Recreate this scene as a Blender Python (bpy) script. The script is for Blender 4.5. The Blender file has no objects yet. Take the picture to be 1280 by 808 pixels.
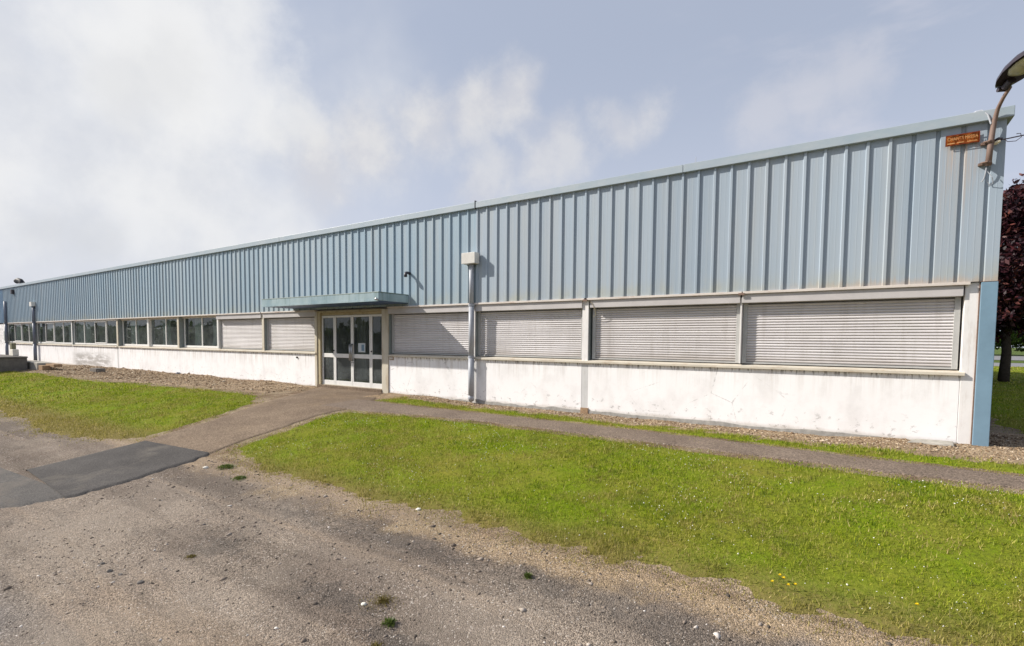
import bpy, bmesh, math, random
import numpy as np
from mathutils import Vector, Matrix, noise as mnoise
R = math.radians
random.seed(7); rng = np.random.default_rng(7)
scene = bpy.context.scene
col = scene.collection

# ------------------------------------------------------------------ materials
def srgb(r, g, b):
    f = lambda c: (c/255/12.92) if c/255 <= .04045 else ((c/255+.055)/1.055)**2.4
    return (f(r), f(g), f(b), 1)

class Mat:
    """small wrapper that makes node graphs short to write"""
    def __init__(s, name, rough=.7, spec=.3, metal=0):
        s.m = bpy.data.materials.new(name); s.m.use_nodes = True
        s.nt = s.m.node_tree; s.n = s.nt.nodes; s.l = s.nt.links
        s.b = s.n['Principled BSDF']; s.out = s.n['Material Output']
        s.b.inputs['Roughness'].default_value = rough
        s.b.inputs['Specular IOR Level'].default_value = spec
        s.b.inputs['Metallic'].default_value = metal
        s.geo = s.n.new('ShaderNodeNewGeometry')
        s.P = s.geo.outputs['Position']
    def set(s, sock, v):
        if hasattr(v, 'is_linked') or isinstance(v, bpy.types.NodeSocket): s.l.new(v, sock)
        else: sock.default_value = v
    def mapping(s, scale=(1,1,1), loc=(0,0,0), rot=(0,0,0), vec=None):
        m = s.n.new('ShaderNodeMapping'); s.l.new(vec or s.P, m.inputs['Vector'])
        m.inputs['Scale'].default_value = scale; m.inputs['Location'].default_value = loc; m.inputs['Rotation'].default_value = rot
        return m.outputs['Vector']
    def noise(s, scale, detail=4, rough=.6, vec=None, dist=0):
        t = s.n.new('ShaderNodeTexNoise'); s.l.new(vec or s.P, t.inputs['Vector'])
        t.inputs['Scale'].default_value = scale; t.inputs['Detail'].default_value = detail
        t.inputs['Roughness'].default_value = rough; t.inputs['Distortion'].default_value = dist
        return t.outputs['Fac']
    def voro(s, scale, feature='F1', vec=None, out='Color', rand=1):
        t = s.n.new('ShaderNodeTexVoronoi'); s.l.new(vec or s.P, t.inputs['Vector'])
        t.inputs['Scale'].default_value = scale; t.feature = feature; t.inputs['Randomness'].default_value = rand
        return t.outputs[out]
    def ramp(s, fac, stops, interp='LINEAR'):
        r = s.n.new('ShaderNodeValToRGB'); s.l.new(fac, r.inputs['Fac']); cr = r.color_ramp; cr.interpolation = interp
        while len(cr.elements) < len(stops): cr.elements.new(.5)
        for e, (p, c) in zip(cr.elements, stops):
            e.position = p
            e.color = (c, c, c, 1) if not hasattr(c, '__len__') else (tuple(c)+(1,))[:4]
        return r.outputs['Color']
    def mix(s, fac, a, b, mode='MIX'):
        m = s.n.new('ShaderNodeMix'); m.data_type = 'RGBA'; m.blend_type = mode
        s.set(m.inputs[0], fac); s.set(m.inputs[6], a); s.set(m.inputs[7], b)
        return m.outputs[2]
    def math(s, op, a, b=0., c=None, clamp=False):
        m = s.n.new('ShaderNodeMath'); m.operation = op; m.use_clamp = clamp
        s.set(m.inputs[0], a); s.set(m.inputs[1], b)
        if c is not None: s.set(m.inputs[2], c)
        return m.outputs[0]
    def xyz(s, vec=None):
        x = s.n.new('ShaderNodeSeparateXYZ'); s.l.new(vec or s.P, x.inputs[0]); return x.outputs
    def smooth(s, v, lo, hi):
        m = s.n.new('ShaderNodeMapRange'); m.interpolation_type = 'SMOOTHSTEP'
        s.set(m.inputs['Value'], v); m.inputs['From Min'].default_value = lo; m.inputs['From Max'].default_value = hi
        return m.outputs['Result']
    def color(s, c): s.set(s.b.inputs['Base Color'], c)
    def bump(s, h, strength=.3, dist=.01):
        b = s.n.new('ShaderNodeBump'); s.l.new(h, b.inputs['Height'])
        b.inputs['Strength'].default_value = strength; b.inputs['Distance'].default_value = dist
        s.l.new(b.outputs['Normal'], s.b.inputs['Normal'])
    def rough(s, v): s.set(s.b.inputs['Roughness'], v)

def simple(name, c, rough=.6, spec=.3, var=.12, metal=0, scale=6, bump=0):
    m = Mat(name, rough, spec, metal)
    n = m.noise(scale, 5, .65)
    m.color(m.mix(m.ramp(n, [(.3, 0), (.72, 1)]), tuple(v*(1-var) for v in c[:3])+(1,), tuple(min(1, v*(1+var)) for v in c[:3])+(1,)))
    if bump: m.bump(n, bump, .01)
    return m.m

M = {}
def cladding(name, base, base2, stain=.5):
    m = Mat(name, .42, .35)
    z = m.xyz()['Z']
    fl = m.math('FLOOR', m.math('DIVIDE', m.math('ADD', m.xyz()['X'], 9.17), 1.1268))
    wn = m.n.new('ShaderNodeTexWhiteNoise'); wn.noise_dimensions = '1D'; m.l.new(fl, wn.inputs['W'])
    st = m.noise(1, 6, .65, m.mapping((6, 6, .35)))
    big = m.noise(.35, 3, .5)
    c = m.mix(m.ramp(big, [(.3, 0), (.7, 1)]), base, base2)
    c = m.mix(1., c, m.mix(wn.outputs['Value'], (.92, .93, .94, 1), (1.06, 1.05, 1.04, 1)), 'MULTIPLY')   # each sheet has aged a little differently
    c = m.mix(m.math('MULTIPLY', m.ramp(st, [(.44, 0), (.70, 1)]), .40), c, (.38, .39, .38, 1))
    # greenish-yellow grime creeping up from the drip edge, and dirty runs
    g = m.math('ADD', m.math('MULTIPLY', m.noise(1, 5, .6, m.mapping((3.5, 3.5, .8))), .55), 2.40)
    k = m.math('MULTIPLY', m.smooth(m.math('SUBTRACT', g, z), -.20, .12), m.ramp(m.noise(1.1, 3, .6), [(.42, .15), (.62, 1)]))
    c = m.mix(m.math('MULTIPLY', k, stain), c, (.42, .40, .27, 1))
    run = m.noise(1, 4, .7, m.mapping((14, 14, .25)))
    c = m.mix(m.math('MULTIPLY', m.ramp(run, [(.58, 0), (.78, 1)]), .3), c, (.20, .23, .23, 1))
    # rust running down from the old sign and creeping along the drip edge on the right
    x = m.xyz()['X']
    rr = m.noise(1, 5, .7, m.mapping((16, 16, .4), (3, 0, 0)))
    kx = m.math('MULTIPLY', m.smooth(x, -.42, -.28), m.math('SUBTRACT', 1., m.smooth(x, .0, .12)))
    kx = m.math('MULTIPLY', kx, m.math('MULTIPLY', m.smooth(z, 2.9, 4.4), m.math('SUBTRACT', 1., m.smooth(z, 4.46, 4.50))))
    c = m.mix(m.math('MULTIPLY', m.math('MULTIPLY', m.ramp(rr, [(.42, 0), (.62, 1)]), kx), .55), c, (.50, .33, .19, 1))
    kb = m.math('MULTIPLY', m.smooth(x, -3.2, -.8), m.math('SUBTRACT', 1., m.smooth(m.math('ADD', z, m.math('MULTIPLY', rr, -.35)), 2.34, 2.46)))
    c = m.mix(m.math('MULTIPLY', kb, .5), c, (.46, .34, .23, 1))
    m.color(c)
    m.rough(m.ramp(st, [(.3, .36), (.8, .6)]))
    m.bump(m.noise(1, 3, .5, m.mapping((2.2, 2.2, .9))), .12, .02)
    return m.m
M['clad_grey'] = cladding('pale_blue_cladding', (.320, .390, .462, 1), (.36, .416, .477, 1), .42)
M['clad_blue'] = cladding('blue_cladding', (.285, .385, .465, 1), (.325, .41, .475, 1), .3)
M['clad_deep'] = cladding('deep_blue_cladding', (.19, .31, .44, 1), (.22, .33, .45, 1), .1)
M['column_blue'] = simple('blue_painted_column', (.18, .285, .375), .45, .35, .12, scale=2.5)
M['navy'] = simple('navy_painted_edge', (.05, .10, .22), .5, .3, .15)

def coping():
    m = Mat('weathered_blue_coping', .45, .35)
    st = m.noise(1, 6, .65, m.mapping((2.2, 5, 6)))
    sp = m.noise(22, 3, .6)
    c = m.mix(m.ramp(st, [(.35, 0), (.7, 1)]), (.325, .395, .45, 1), (.40, .445, .48, 1))
    c = m.mix(m.math('MULTIPLY', m.ramp(sp, [(.62, 0), (.75, 1)]), .25), c, (.2, .25, .22, 1))
    m.color(c); return m.m
M['coping'] = coping()

def canopy():
    m = Mat('weathered_canopy_sheet', .5, .3)
    st = m.noise(1, 6, .7, m.mapping((9, 9, .5)))
    pa = m.noise(2.2, 5, .6)
    c = m.mix(m.ramp(pa, [(.35, 0), (.65, 1)]), (.22, .315, .36, 1), (.33, .42, .445, 1))
    c = m.mix(m.math('MULTIPLY', m.ramp(st, [(.5, 0), (.72, 1)]), .65), c, (.13, .20, .19, 1))
    z = m.xyz()['Z']
    k = m.math('MULTIPLY', m.smooth(m.math('ADD', z, m.math('MULTIPLY', st, .05)), 2.775, 2.80), .75)
    c = m.mix(k, c, (.09, .12, .09, 1))
    m.color(c); return m.m
M['canopy'] = canopy()

def whitewall():
    m = Mat('peeling_white_paint', .75, .2)
    X = m.xyz(); z = X['Z']; x = X['X']
    big = m.noise(.8, 4, .55)
    c = m.mix(m.ramp(big, [(.3, 0), (.7, 1)]), (.84, .83, .835, 1), (.89, .885, .89, 1))
    clo = m.noise(2.1, 7, .65, m.mapping((1, 1, .7)))
    c = m.mix(m.math('MULTIPLY', m.ramp(clo, [(.48, 0), (.70, 1)]), .38), c, (.55, .53, .52, 1))
    # rain runs under the sill, fading downwards
    run = m.noise(1, 5, .7, m.mapping((11, 11, .45)))
    kz = m.smooth(z, .55, 1.18)
    c = m.mix(m.math('MULTIPLY', m.math('MULTIPLY', m.ramp(run, [(.47, 0), (.68, 1)]), m.math('MULTIPLY', kz, m.math('SUBTRACT', 1., m.math('MULTIPLY', m.smooth(x, -9.5, -5.5), .5)))), .65), c, (.42, .36, .30, 1))
    dark = m.noise(1, 3, .6, m.mapping((26, 26, 5)))
    kt = m.smooth(z, 1.03, 1.15)
    c = m.mix(m.math('MULTIPLY', m.math('MULTIPLY', m.ramp(dark, [(.52, 0), (.62, 1)]), kt), .8), c, (.17, .15, .13, 1))
    # chipped paint near the foot of the wall
    ch = m.noise(1, 8, .72, m.mapping((7, 7, 9)))
    kf = m.math('SUBTRACT', 1., m.smooth(z, .22, .62))
    c = m.mix(m.math('MULTIPLY', m.math('MULTIPLY', m.ramp(ch, [(.575, 0), (.62, 1)]), kf), .7), c, (.33, .32, .31, 1))
    crk = m.voro(1.1, 'DISTANCE_TO_EDGE', m.mapping((1, 1, 1.3), vec=None), 'Distance'); 
    c = m.mix(m.math('MULTIPLY', m.math('SUBTRACT', 1., m.smooth(m.math('ADD', crk, m.math('MULTIPLY', m.math('SUBTRACT', ch, .5), .10)), .0, .008)), m.math('MULTIPLY', m.ramp(big, [(.5, 0), (.62, 1)]), .45)), c, (.30, .29, .28, 1))
    # big scuffed grey area by the left windows
    kx = m.math('MULTIPLY', m.smooth(x, -36.4, -35.2), m.math('SUBTRACT', 1., m.smooth(x, -31.6, -30.3)))
    kx = m.math('MULTIPLY', kx, m.math('SUBTRACT', 1., m.smooth(z, .62, .98)))
    sc = m.noise(1, 7, .7, m.mapping((.9, 1, 5)))
    c = m.mix(m.math('MULTIPLY', m.math('MULTIPLY', m.ramp(sc, [(.36, 0), (.54, 1)]), kx), .85), c, (.36, .34, .32, 1))
    # splash dirt just above the ground
    sp = m.math('SUBTRACT', 1., m.smooth(m.math('SUBTRACT', z, m.math('MULTIPLY', clo, .12)), .07, .16))
    c = m.mix(m.math('MULTIPLY', sp, .6), c, (.45, .40, .34, 1))
    m.color(c)
    m.bump(m.math('ADD', ch, m.math('MULTIPLY', clo, .8)), .18, .01)
    return m.m
M['white_wall'] = whitewall()

def trimwhite(name, c0, rust=(.30, .17, .08, 1), amount=.5, stretch=(3, 3, 9)):
    m = Mat(name, .6, .25)
    n = m.noise(1, 6, .68, m.mapping(stretch)); n2 = m.noise(2.3, 4, .6)
    c = m.mix(m.ramp(n2, [(.35, 0), (.7, 1)]), c0, tuple(v*.88 for v in c0[:3])+(1,))
    c = m.mix(m.math('MULTIPLY', m.ramp(n, [(.53, 0), (.70, 1)]), amount), c, rust)
    m.color(c); m.bump(n, .1, .006); return m.m
M['sill'] = trimwhite('stained_concrete_sill', (.62, .57, .48, 1), (.33, .20, .10, 1), .55)
M['flashing'] = trimwhite('cream_flashing', (.66, .60, .55, 1), (.34, .17, .09, 1), .5)
M['cream'] = trimwhite('yellowed_cream_paint', (.60, .55, .45, 1), (.30, .21, .11, 1), .55, (6, 6, 1.2))
M['cream_dirty'] = trimwhite('ochre_stained_header', (.46, .39, .25, 1), (.2, .13, .06, 1), .6, (6, 6, 3))
M['white_post'] = trimwhite('white_painted_post', (.80, .78, .77, 1), (.36, .27, .20, 1), .4, (8, 8, 1.5))
M['grey_joint'] = trimwhite('grey_joint_strip', (.60, .60, .60, 1), (.36, .33, .31, 1), .5, (8, 8, 2))
M['alu_white'] = simple('white_window_frame', (.78, .77, .74), .35, .4, .05)
M['reveal_shade_box'] = simple('reveal_shade_and_box_grey', (.25, .285, .28), .6, .3, .12)  # darker grey puts the unlit reveal shade into the colour; meter box shares it
M['footing'] = simple('grey_concrete_footing', (.34, .33, .31), .9, .1, .3, scale=9, bump=.4)
M['shutter'] = None
def shutter():
    m = Mat('aluminium_shutter_slats', .38, .45)
    n = m.noise(1, 5, .6, m.mapping((.9, .9, 26))); b = m.noise(.9, 4, .6)
    c = m.mix(m.ramp(n, [(.3, 0), (.7, 1)]), (.56, .535, .54, 1), (.72, .70, .70, 1))
    c = m.mix(m.math('MULTIPLY', m.ramp(b, [(.45, 0), (.7, 1)]), .3), c, (.42, .40, .38, 1))
    dr = m.noise(1, 5, .7, m.mapping((7, 7, .6))); z = m.xyz()['Z']
    c = m.mix(m.math('MULTIPLY', m.ramp(dr, [(.52, 0), (.72, 1)]), .35), c, (.36, .33, .30, 1))
    c = m.mix(m.math('MULTIPLY', m.math('SUBTRACT', 1., m.smooth(m.math('SUBTRACT', z, m.math('MULTIPLY', b, .2)), 1.16, 1.32)), .5), c, (.34, .30, .26, 1))
    oi = m.n.new('ShaderNodeObjectInfo')
    c = m.mix(1., c, m.mix(oi.outputs['Random'], (.90, .89, .88, 1), (1.04, 1.04, 1.05, 1)), 'MULTIPLY')
    m.color(c); return m.m
M['shutter'] = shutter()
M['shutter_box'] = simple('shutter_box_grey', (.50, .475, .47), .45, .35, .10, scale=2)
M['rail'] = simple('shutter_guide_rail', (.42, .42, .41), .4, .4, .08)
M['pipe'] = simple('grey_plastic_pipe', (.38, .40, .44), .45, .35, .1)
M['pipe_dark'] = simple('slate_plastic_pipe', (.18, .20, .25), .5, .3, .1)
M['hopper'] = simple('pale_sheet_hopper', (.62, .60, .56), .45, .4, .12)
M['black'] = simple('black_rubber', (.025, .025, .03), .6, .3, .2)
M['steel'] = simple('brushed_steel', (.45, .45, .45), .3, .5, .1, metal=.8)
M['rusty_pole'] = trimwhite('rusted_lamp_pole', (.22, .155, .13, 1), (.11, .055, .04, 1), .7, (16, 16, 5))
M['clamp'] = trimwhite('rusted_clamp', (.20, .13, .10, 1), (.42, .36, .32, 1), .5, (40, 40, 40))
M['lamp_shell'] = simple('dark_lamp_housing', (.035, .026, .034), .35, .5, .2)
M['lamp_lens'] = simple('yellowed_lamp_bowl', (.42, .40, .24), .3, .5, .3, scale=9)
M['bulb'] = simple('cream_porcelain', (.80, .70, .48), .3, .5, .1)
M['roof'] = simple('grey_roofing', (.25, .25, .25), .9, .1, .2)
M['interior'] = simple('dim_interior_wall', (.30, .31, .30), .9, .1, .25, scale=1.2)
M['interior_floor'] = simple('dim_interior_floor', (.09, .085, .08), .8, .2, .2)
M['curtain'] = simple('pale_green_curtain', (.66, .70, .66), .9, .1, .25, scale=2.5)
M['paper'] = simple('white_paper', (.55, .60, .63), .8, .1, .05)
M['paper_ink'] = simple('blue_grey_print', (.18, .27, .36), .8, .1, .2, scale=60)

def glass():
    m = Mat('window_glass')
    m.n.remove(m.b)
    tr = m.n.new('ShaderNodeBsdfTransparent'); tr.inputs['Color'].default_value = (.82, .88, .85, 1)
    gl = m.n.new('ShaderNodeBsdfGlossy'); gl.inputs['Roughness'].default_value = .012; gl.inputs['Color'].default_value = (.86, .93, .92, 1)
    fr = m.n.new('ShaderNodeFresnel'); fr.inputs['IOR'].default_value = 1.6
    bp = m.n.new('ShaderNodeBump'); bp.inputs['Strength'].default_value = .06; bp.inputs['Distance'].default_value = .02
    m.l.new(m.noise(.9, 2, .4), bp.inputs['Height']); m.l.new(bp.outputs[0], gl.inputs['Normal'])
    dirt = m.ramp(m.noise(2.5, 5, .65), [(.3, .05), (.75, .26)])
    df = m.n.new('ShaderNodeBsdfDiffuse'); df.inputs['Color'].default_value = (.30, .335, .335, 1)
    mx = m.n.new('ShaderNodeMixShader'); m.l.new(fr.outputs[0], mx.inputs[0]); m.l.new(tr.outputs[0], mx.inputs[1]); m.l.new(gl.outputs[0], mx.inputs[2])
    m2 = m.n.new('ShaderNodeMixShader'); m.l.new(dirt, m2.inputs[0]); m.l.new(mx.outputs[0], m2.inputs[1]); m.l.new(df.outputs[0], m2.inputs[2])
    m.l.new(m2.outputs[0], m.out.inputs['Surface'])
    return m.m
M['glass'] = glass()

def rust_sign():
    m = Mat('rusted_sign_plate', .8, .15)
    n = m.noise(9, 7, .7); n2 = m.noise(1, 5, .7, m.mapping((5, 5, 24)))
    c = m.mix(m.ramp(n, [(.35, 0), (.65, 1)]), (.20, .050, .012, 1), (.40, .115, .018, 1))
    c = m.mix(m.math('MULTIPLY', m.ramp(n2, [(.52, 0), (.7, 1)]), .7), c, (.12, .025, .012, 1))
    m.color(c); m.bump(n, .2, .004); return m.m
M['rust'] = rust_sign()
M['sign_letters'] = trimwhite('faded_cream_lettering', (.55, .30, .12, 1), (.32, .09, .015, 1), .9, (14, 14, 14))
M['sign_border'] = simple('dark_rust_edge', (.16, .035, .015), .85, .1, .3, scale=30)

def ground_mat():
    m = Mat('worn_gravel_and_dirt', .92, .12)
    X = m.xyz(); x, y = X['X'], X['Y']
    big = m.noise(.55, 5, .6); mid = m.noise(1.7, 6, .65); lane = m.noise(1, 4, .55, m.mapping((.25, 1.5, 1), (2.3, 0, 0), (0, 0, .10)))
    c = m.mix(m.ramp(lane, [(.40, 0), (.60, 1)]), (.160, .136, .114, 1), (.30, .257, .213, 1))
    c = m.mix(m.math('MULTIPLY', m.ramp(big, [(.46, 0), (.66, 1)]), .6), c, (.155, .124, .103, 1))
    # dark tar remains of an old surface
    tar = m.ramp(m.noise(1, 6, .62, m.mapping((.62, 1.15, 1), (4.1, 1.7, 0))), [(.60, 0), (.68, 1)])
    def blob(cx, cy, rx, ry):
        v = m.mapping((1/rx, 1/ry, 0), (-cx/rx, -cy/ry, 0))
        ln = m.n.new('ShaderNodeVectorMath'); ln.operation = 'LENGTH'; m.l.new(v, ln.inputs[0])
        d = m.math('ADD', ln.outputs['Value'], m.math('MULTIPLY', m.math('SUBTRACT', m.noise(5.5, 8, .75), .5), 6.5))
        return m.math('SUBTRACT', 1., m.smooth(d, .35, 1.5))
    k = m.math('MULTIPLY', tar, .25)
    for b in ((-6.75, -7.2, .36, .20), (-3.3, -6.15, .6, .22), (-5.3, -6.25, .9, .18), (-4.9, -7.2, .45, .12), (-2.3, -6.25, .6, .2), (-3.9, -7.35, .4, .10), (-6.6, -6.35, .5, .1)):
        k = m.math('MAXIMUM', k, m.math('MULTIPLY', blob(*b), .50))
    c = m.mix(k, c, (.078, .073, .069, 1))
    # worn asphalt that shows at the near left
    a = m.math('MULTIPLY', m.math('SUBTRACT', 1., m.smooth(m.math('ADD', x, mid), -6.6, -5.6)), m.math('SUBTRACT', 1., m.smooth(m.math('ADD', y, m.math('MULTIPLY', mid, .5)), -8.65, -8.2)))
    c = m.mix(m.math('MULTIPLY', a, .8), c, (.17, .165, .165, 1))
    # reddish soil and straw along the lawn edge
    e = m.math('MULTIPLY', m.smooth(m.math('ADD', y, m.math('MULTIPLY', m.math('SUBTRACT', mid, .5), 1.6)), -6.35, -5.6), 1.0)
    c = m.mix(m.math('MULTIPLY', e, .75), c, m.mix(m.ramp(mid, [(.4, 0), (.62, 1)]), (.165, .105, .060, 1), (.33, .26, .165, 1)))
    # pale sand and straw washed out along the edge
    y2 = m.math('ADD', y, m.math('MULTIPLY', m.math('SUBTRACT', mid, .5), .9))
    sb = m.math('MULTIPLY', m.smooth(y2, -6.2, -5.9), m.math('SUBTRACT', 1., m.smooth(y2, -5.85, -5.68)))
    sb = m.math('MULTIPLY', sb, m.math('ADD', .2, m.math('MULTIPLY', m.smooth(x, -6.5, -2.5), .45)))
    c = m.mix(sb, c, (.41, .315, .205, 1))
    # sandy lighter ruts
    rut = m.ramp(m.noise(1, 3, .5, m.mapping((.12, 2.3, 1), (0, .4, 0), (0, 0, .13))), [(.55, 0), (.68, 1)])
    c = m.mix(m.math('MULTIPLY', rut, .6), c, (.38, .305, .23, 1))
    # stones
    v1 = m.voro(95, out='Color'); v2 = m.voro(210, out='Color'); d1 = m.voro(95, out='Distance'); d2 = m.voro(210, out='Distance')
    s1 = m.n.new('ShaderNodeSeparateColor'); m.l.new(v1, s1.inputs[0]); s2 = m.n.new('ShaderNodeSeparateColor'); m.l.new(v2, s2.inputs[0])
    grit = m.ramp(m.noise(.8, 5, .6, m.mapping((1, 1, 1), (9, 4, 0))), [(.38, .3), (.62, .95)])
    c = m.mix(grit, c, m.mix(m.ramp(s1.outputs[0], [(0, 0), (1, 1)]), (.42, .41, .40, 1), (1.62, 1.58, 1.54, 1)), 'MULTIPLY')
    c = m.mix(.7, c, m.mix(s2.outputs[1], (.52, .50, .48, 1), (1.45, 1.42, 1.40, 1)), 'MULTIPLY')
    wh = m.math('MULTIPLY', m.math('GREATER_THAN', s1.outputs[2], .955), m.ramp(mid, [(.4, .2), (.6, 1)]))
    c = m.mix(m.math('MULTIPLY', wh, .8), c, (.58, .52, .46, 1))
    far = m.smooth(y, 8, 14)
    farr = m.math('MAXIMUM', far, m.math('SUBTRACT', 1., m.smooth(y, -60, -30)))
    c = m.mix(farr, c, (.085, .12, .028, 1))
    m.color(c)
    hgt = m.math('ADD', m.math('MULTIPLY', d1, -1.2), m.math('ADD', m.math('MULTIPLY', d2, -.6), m.math('MULTIPLY', mid, 1.5)))
    m.bump(hgt, .8, .012)
    return m.m
M['ground'] = ground_mat()

def aggregate(name, c0, c1, sc=(70, 170), contrast=.9, patch=.35, extra=None):
    m = Mat(name, .9, .15)
    mid = m.noise(1.3, 6, .62)
    c = m.mix(m.ramp(mid, [(.34, 0), (.66, 1)]), c0, c1)
    s1 = m.n.new('ShaderNodeSeparateColor'); m.l.new(m.voro(sc[0]), s1.inputs[0])
    s2 = m.n.new('ShaderNodeSeparateColor'); m.l.new(m.voro(sc[1]), s2.inputs[0])
    c = m.mix(contrast, c, m.mix(s1.outputs[0], (.5, .5, .5, 1), (1.5, 1.47, 1.44, 1)), 'MULTIPLY')
    c = m.mix(contrast*.8, c, m.mix(s2.outputs[0], (.55, .55, .55, 1), (1.45, 1.45, 1.45, 1)), 'MULTIPLY')
    if extra: c = m.mix(m.math('MULTIPLY', m.ramp(m.noise(.9, 6, .65, m.mapping((1, 1, 1), (5, 3, 0))), [(.52, 0), (.7, 1)]), patch), c, extra)
    m.color(c); m.bump(m.math('ADD', m.math('MULTIPLY', m.voro(sc[0], out='Distance'), -1.), mid), .5, .008)
    return m.m
M['path'] = aggregate('brown_gravel_asphalt_path', (.148, .110, .080, 1), (.21, .160, .115, 1), extra=(.26, .19, .115, 1))
M['walk'] = aggregate('grey_brown_footpath', (.150, .116, .092, 1), (.20, .158, .125, 1), extra=(.24, .19, .13, 1))
M['ramp'] = aggregate('dark_fresh_asphalt', (.060, .056, .054, 1), (.088, .082, .078, 1), (90, 220), .6, .75, (.17, .15, .125, 1))
M['old_asphalt'] = aggregate('worn_grey_asphalt', (.088, .083, .079, 1), (.118, .110, .103, 1), (90, 220), .55, .6, (.19, .16, .13, 1))
M['road'] = aggregate('grey_road_surface', (.20, .20, .21, 1), (.24, .24, .25, 1), (60, 120), .2)
M['chips'] = aggregate('brown_chip_bed', (.20, .145, .092, 1), (.31, .235, .155, 1), (42, 95), .85, .5, (.20, .13, .08, 1))
M['soil_mound'] = None
M['concrete'] = simple('weathered_concrete', (.36, .34, .30), .9, .1, .28, scale=5, bump=.4)
M['concrete_dark'] = simple('dark_stained_concrete', (.17, .155, .14), .95, .1, .3, scale=4, bump=.4)
M['brick_block'] = simple('brown_block', (.32, .22, .14), .9, .1, .3, scale=20, bump=.3)
M['white_block'] = simple('white_block_paint', (.70, .66, .58), .8, .15, .15, scale=5)
M['olive_box'] = simple('olive_grey_panel', (.20, .19, .12), .8, .15, .2, scale=8)

def stone_mat(name, stops):
    m = Mat(name, .9, .15)
    r = m.geo.outputs['Random Per Island']
    c = m.ramp(r, stops); c = m.mix(.5, c, m.ramp(m.noise(60, 3, .6), [(.3, .6), (.7, 1.3)]), 'MULTIPLY')
    m.color(c); return m.m
M['stones'] = stone_mat('loose_gravel', [(0, (.075, .065, .055)), (.4, (.16, .13, .105)), (.75, (.27, .22, .18)), (.93, (.38, .33, .28)), (1, (.75, .70, .65))])
M['chipstones'] = stone_mat('brown_chips', [(0, (.10, .06, .035)), (.35, (.22, .15, .09)), (.75, (.36, .27, .175)), (1, (.56, .47, .36))])

def lawn_base():
    m = Mat('turf_under_grass', .95, .05)
    p = m.noise(1.1, 5, .65); f = m.noise(24, 4, .7)
    c = m.mix(m.ramp(p, [(.38, 0), (.66, 1)]), (.15, .215, .008, 1), (.21, .20, .03, 1))
    c = m.mix(m.ramp(f, [(.4, 0), (.7, .7)]), c, (.085, .10, .018, 1))
    yy = m.xyz()['Y']; e = m.math('SUBTRACT', 1., m.smooth(m.math('ADD', yy, m.math('MULTIPLY', m.math('SUBTRACT', f, .5), 1.2)), -5.75, -5.0))
    c = m.mix(m.math('MULTIPLY', e, .8), c, (.17, .125, .055, 1))
    m.color(c); m.bump(f, .6, .03); return m.m
M['lawn'] = lawn_base()
def blades(name):
    m = Mat(name, .6, .2)
    p = m.noise(1.0, 6, .68); q = m.noise(4.2, 5, .68, m.mapping((1, 1, 1), (7, 2, 0)))
    r = m.geo.outputs['Random Per Island']
    g = m.ramp(r, [(0, (.060, .110, .006)), (.4, (.225, .318, .006)), (.78, (.375, .435, .015)), (.94, (.48, .45, .08)), (1, (.58, .48, .24))])
    d = m.ramp(r, [(0, (.17, .145, .025)), (.5, (.33, .275, .07)), (1, (.60, .48, .23))])
    k = m.math('ADD', m.math('MULTIPLY', m.ramp(p, [(.44, 0), (.60, 1)]), .55), m.math('MULTIPLY', m.ramp(q, [(.50, 0), (.62, 1)]), .55))
    y = m.xyz()['Y']
    e = m.math('MULTIPLY', m.math('SUBTRACT', 1., m.smooth(m.math('ADD', y, m.math('MULTIPLY', m.math('SUBTRACT', q, .5), 1.6)), -5.75, -4.95)), .85)
    k = m.math('MAXIMUM', k, e)
    # darker clover and coarse clumps growing through the turf
    cl = m.ramp(m.noise(3.4, 6, .72, m.mapping((1, 1, 1), (3, 9, 0))), [(.52, 0), (.60, 1)])
    g = m.mix(m.math('MULTIPLY', cl, .7), g, m.ramp(r, [(0, (.035, .085, .012)), (1, (.12, .21, .025))]))
    c = m.mix(k, g, d)
    m.color(c)
    tl = m.n.new('ShaderNodeBsdfTranslucent'); m.l.new(c, tl.inputs['Color'])
    mx = m.n.new('ShaderNodeMixShader'); mx.inputs[0].default_value = .35
    m.l.new(m.b.outputs[0], mx.inputs[1]); m.l.new(tl.outputs[0], mx.inputs[2]); m.l.new(mx.outputs[0], m.out.inputs['Surface'])
    return m.m
M['blades'] = blades('grass_blades')
def leafmat(name, stops, tr=.3):
    m = Mat(name, .5, .35)
    c = m.ramp(m.geo.outputs['Random Per Island'], stops)
    m.color(c)
    tl = m.n.new('ShaderNodeBsdfTranslucent'); m.l.new(c, tl.inputs['Color'])
    mx = m.n.new('ShaderNodeMixShader'); mx.inputs[0].default_value = tr
    m.l.new(m.b.outputs[0], mx.inputs[1]); m.l.new(tl.outputs[0], mx.inputs[2]); m.l.new(mx.outputs[0], m.out.inputs['Surface'])
    return m.m
M['purple_leaf'] = leafmat('purple_leaves', [(0, (.012, .006, .010)), (.5, (.035, .010, .017)), (.85, (.09, .022, .026)), (1, (.18, .06, .045))])
M['green_leaf'] = leafmat('green_leaves', [(0, (.025, .05, .008)), (.5, (.06, .11, .012)), (1, (.12, .19, .03))])
M['weed_leaf'] = leafmat('weed_leaves', [(0, (.06, .09, .02)), (.5, (.12, .17, .035)), (1, (.20, .24, .06))])
M['moss'] = leafmat('dry_moss', [(0, (.10, .075, .02)), (.5, (.19, .15, .04)), (1, (.26, .22, .07))])
M['clover'] = simple('white_clover', (.72, .70, .62), .8, .1, .1)
M['yellow'] = simple('yellow_petals', (.80, .58, .02), .7, .1, .1)
M['bark'] = simple('brown_bark', (.075, .06, .05), .95, .1, .3, scale=12, bump=.5)

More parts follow.
